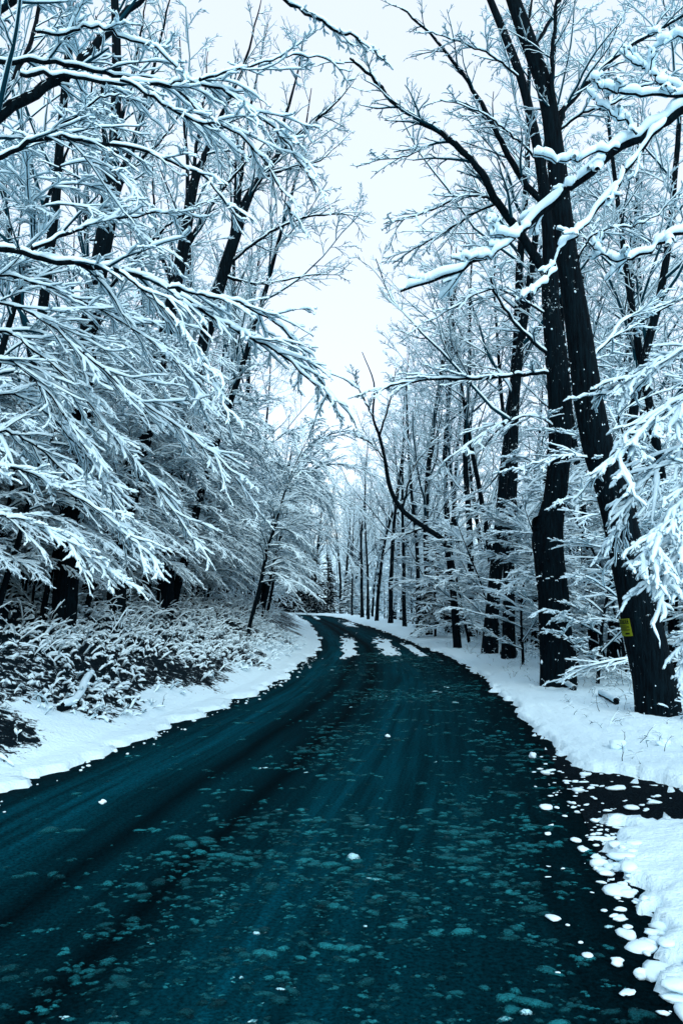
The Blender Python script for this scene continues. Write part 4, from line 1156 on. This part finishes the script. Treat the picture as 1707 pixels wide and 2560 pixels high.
# ------------------------------------------------------------------ slush and clods
def flakes(n):
    y = rng.uniform(2.4 ** 0.5, 26 ** 0.5, n) ** 2
    t = rng.uniform(0.02, 0.98, n)
    x = XL(y) + (XR(y) - XL(y)) * t
    den = np.clip(0.42 + 0.95 * fbm(x * 0.9, y * 0.55, 101), 0.03, 1) * (0.16 + 0.84 * sstep(0.30, 0.5, t)) * (1 - 0.5 * sstep(0.85, 0.97, t))
    den = np.maximum(den, 0.85 * sstep(4.8, 3.4, y) * np.clip(0.7 + fbm(x * 1.3, y * 1.3, 103), 0, 1))
    k = den > rng.random(n); x, y = x[k], y[k]
    # each splash is a little cluster of clots
    c = rng.integers(1, 5, len(x))
    base = rng.lognormal(-3.95, 0.5, len(x)).clip(0.007, 0.05) * (0.8 + 0.5 * sstep(2.5, 7, y))
    tone0 = rng.normal(0.16, 0.15, len(x)).clip(-0.08, 0.42) + (rng.random(len(x)) < 0.02) * 0.45
    i = np.repeat(np.arange(len(x)), c); M = len(i); K = 10
    sz = base[i] * rng.uniform(0.35, 1.0, M)
    x = x[i] + rng.normal(0, 1.5, M) * base[i]; y = y[i] + rng.normal(0, 0.9, M) * base[i]
    tone = tone0[i] + rng.normal(0, 0.06, M)
    t = (x - XL(y)) / (XR(y) - XL(y))
    el = rng.uniform(1.0, 2.0, M); yaw = rng.normal(0.1, 0.6, M)
    a = np.arange(K) * 2 * math.pi / K
    q = rng.normal(size=(M, K)); q = (q + 0.6 * np.roll(q, 1, 1) + 0.6 * np.roll(q, -1, 1)) / 1.6
    rr = sz[:, None] * (1 + 0.26 * q.clip(-1.8, 1.8))
    lx_, ly_ = rr * np.cos(a) * el[:, None], rr * np.sin(a)
    c_, s_ = np.cos(yaw)[:, None], np.sin(yaw)[:, None]
    zb = -0.012 * (2 * t - 1) ** 2 + 0.0015
    ring = np.stack([x[:, None] + lx_ * c_ - ly_ * s_, y[:, None] + lx_ * s_ + ly_ * c_, np.repeat(zb[:, None], K, 1)], -1)
    hgt = sz * rng.uniform(0.15, 0.5, M)
    mid = ring * 0.55 + 0.45 * np.stack([x, y, zb], -1)[:, None]
    mid[..., 2] = zb[:, None] + hgt[:, None] * rng.uniform(0.6, 1.0, (M, K))
    top = np.stack([x, y, zb + hgt], -1)[:, None]
    V = np.concatenate([ring, mid, top], 1)
    f = []
    for i_ in range(K):
        j = (i_ + 1) % K
        f += [(i_, j, K + j), (i_, K + j, K + i_), (K + i_, K + j, 2 * K)]
    Q = (np.array(f)[None] + (np.arange(M) * (2 * K + 1))[:, None, None]).reshape(-1, 3)
    me = mesh_from('slush', V.reshape(-1, 3), Q, M_SLUSH, cols=np.repeat(tone, 2 * K + 1))
    bd = np.tile(np.concatenate([np.zeros(K), np.full(K, 0.38), [0.5]]), M)
    at2 = me.attributes.new('body', 'FLOAT', 'POINT'); at2.data.foreach_set('value', bd.astype(np.float32))
    tag(link('slush', me), 'half-melted slush flecks scattered over the dark road', 'slush', kind='stuff')
flakes(14000)

# snow left between the wheel tracks in the bend: thin ragged sheets
M_SHEET = mat_snow('snow_sheet', 30.0, 0.3, 0.01)
def snow_patch(quad, label, seed, thr=0.0):
    A, B, C, D = [gnd(*p)[:2] for p in quad]            # near left, near right, far right, far left
    nu, nv = 46, 120
    u, v = np.meshgrid(np.linspace(0, 1, nu), np.linspace(0, 1, nv))
    XY = (A * (1 - u[..., None]) + B * u[..., None]) * (1 - v[..., None]) + (D * (1 - u[..., None]) + C * u[..., None]) * v[..., None]
    edge = np.minimum(np.minimum(u, 1 - u) * 2.2, np.minimum(v * 5, (1 - v) * 1.3))
    n = edge * 1.0 - 0.42 + 0.55 * fbm(XY[..., 0] * 5.0, XY[..., 1] * 0.9, seed, 3) + 0.25 * fbm(XY[..., 0] * 14, XY[..., 1] * 2.2, seed + 5, 2) - thr
    z = np.where(n > 0, 0.004 + 0.012 * sstep(0, 0.35, n), 0.001)
    V = np.concatenate([XY, z[..., None]], -1).reshape(-1, 3)
    Q = grid_faces(nv, nu)
    ok = (n.ravel()[Q] > 0).all(1)
    used = np.unique(Q[ok]); mp_ = np.full(len(V), -1); mp_[used] = np.arange(len(used))
    me = mesh_from('snow_patch', V[used], mp_[Q[ok]], M_SHEET)
    tag(link('snow_patch', me), label, 'snow patch', 'snow left between the wheel tracks')
snow_patch([(846, 1652), (905, 1650), (893, 1578), (842, 1582)], 'narrow snow strip between the wheel tracks on the inside of the bend', 201)
snow_patch([(952, 1652), (1030, 1650), (962, 1582), (908, 1584)], 'broad snow strip between the wheel tracks in the middle of the bend', 211)
snow_patch([(1045, 1648), (1098, 1646), (1000, 1596), (982, 1600)], 'thin streaky snow strip along the outer side of the bend', 221, 0.12)
snow_patch([(858, 1570), (905, 1570), (878, 1548), (834, 1548)], 'faint snow strip farthest along the bend', 231, 0.05)
snow_patch([(788, 1550), (806, 1550), (788, 1537), (774, 1537)], 'tiny snow strip where the road vanishes', 241, 0.0)

# clods of snow along the ragged right edge and over the gravel
it = []
for _ in range(240):
    y = U(2.9, 9.2); x = float(XR(y)) + float(rng.normal(0.02, 0.22))
    if U(0, 1) < 0.45: y = U(6.2, 8.5); x = float(XR(y)) + U(-0.25, 1.7)
    o, dl, dr, bay = outside(np.array([x]), np.array([y]))
    if o[0] > 0.15: continue
    s_ = float(rng.lognormal(-4.5, 0.6)); s_ = min(s_, 0.055)
    it.append((x, y, s_ * 0.25, s_ * U(1.0, 2.6), s_ * U(0.8, 1.4), s_ * U(0.3, 0.6), U(-0.8, 0.8)))
for _ in range(70):
    y = U(2.9, 6.2); x = float(XR(y)) + float(rng.normal(0.02, 0.07))
    s_ = min(float(rng.lognormal(-3.7, 0.5)), 0.065)
    it.append((x, y, max(gz(x, y), 0) - s_ * 0.1, s_ * U(1.0, 2.0), s_ * U(0.9, 1.5), s_ * U(0.4, 0.7), U(0, 3)))
for _ in range(130):
    y = U(6.4, 24); x = float(XL(y)) + abs(float(rng.normal(0, 0.16))) - 0.02
    s_ = min(float(rng.lognormal(-4.4, 0.5)), 0.04)
    it.append((x, y, s_ * 0.2, s_ * U(0.9, 1.7), s_, s_ * 0.6, U(0, 3)))
me = lump_mesh(it, mat_snow('snow_clods', 60, 0.3, 0.01), 'snow_clods', 2, jit=0.30)
tag(link('snow_clods', me), 'small loose clods of snow strewn along the road edges', 'snow', kind='stuff')
for px, py, r in [(1330, 1893, 0.045), (1540, 2408, 0.028), (1600, 2440, 0.030), (255, 2008, 0.022), (1543, 1895, 0.07), (1655, 1890, 0.06), (970, 1842, 0.025)]:
    p = gnd(px, py)
    me = lump_mesh([(0, 0, 0, r * 1.2, r, r * 0.8, 0.3)], M_SHEET, 'snowball', 3, jit=0.28)
    o = link('snow_lump', me); o.location = (p[0], p[1], max(gz(p[0], p[1]), 0) + r * 0.4)
    tag(o, {1330: 'snow lump on the road beside the snowy verge', 1540: 'small round snow lump on the road by the ragged edge', 1600: 'snow lump touching the ragged road edge', 255: 'lone white snow lump on the bare wheel-worn lane',
            1543: 'snow mound on the smooth verge above the gravel', 1655: 'faint snow mound beside a dry stalk on the verge', 970: 'flat snow lump lying in the middle of the road'}[px], 'snow lump', 'loose snow lumps')
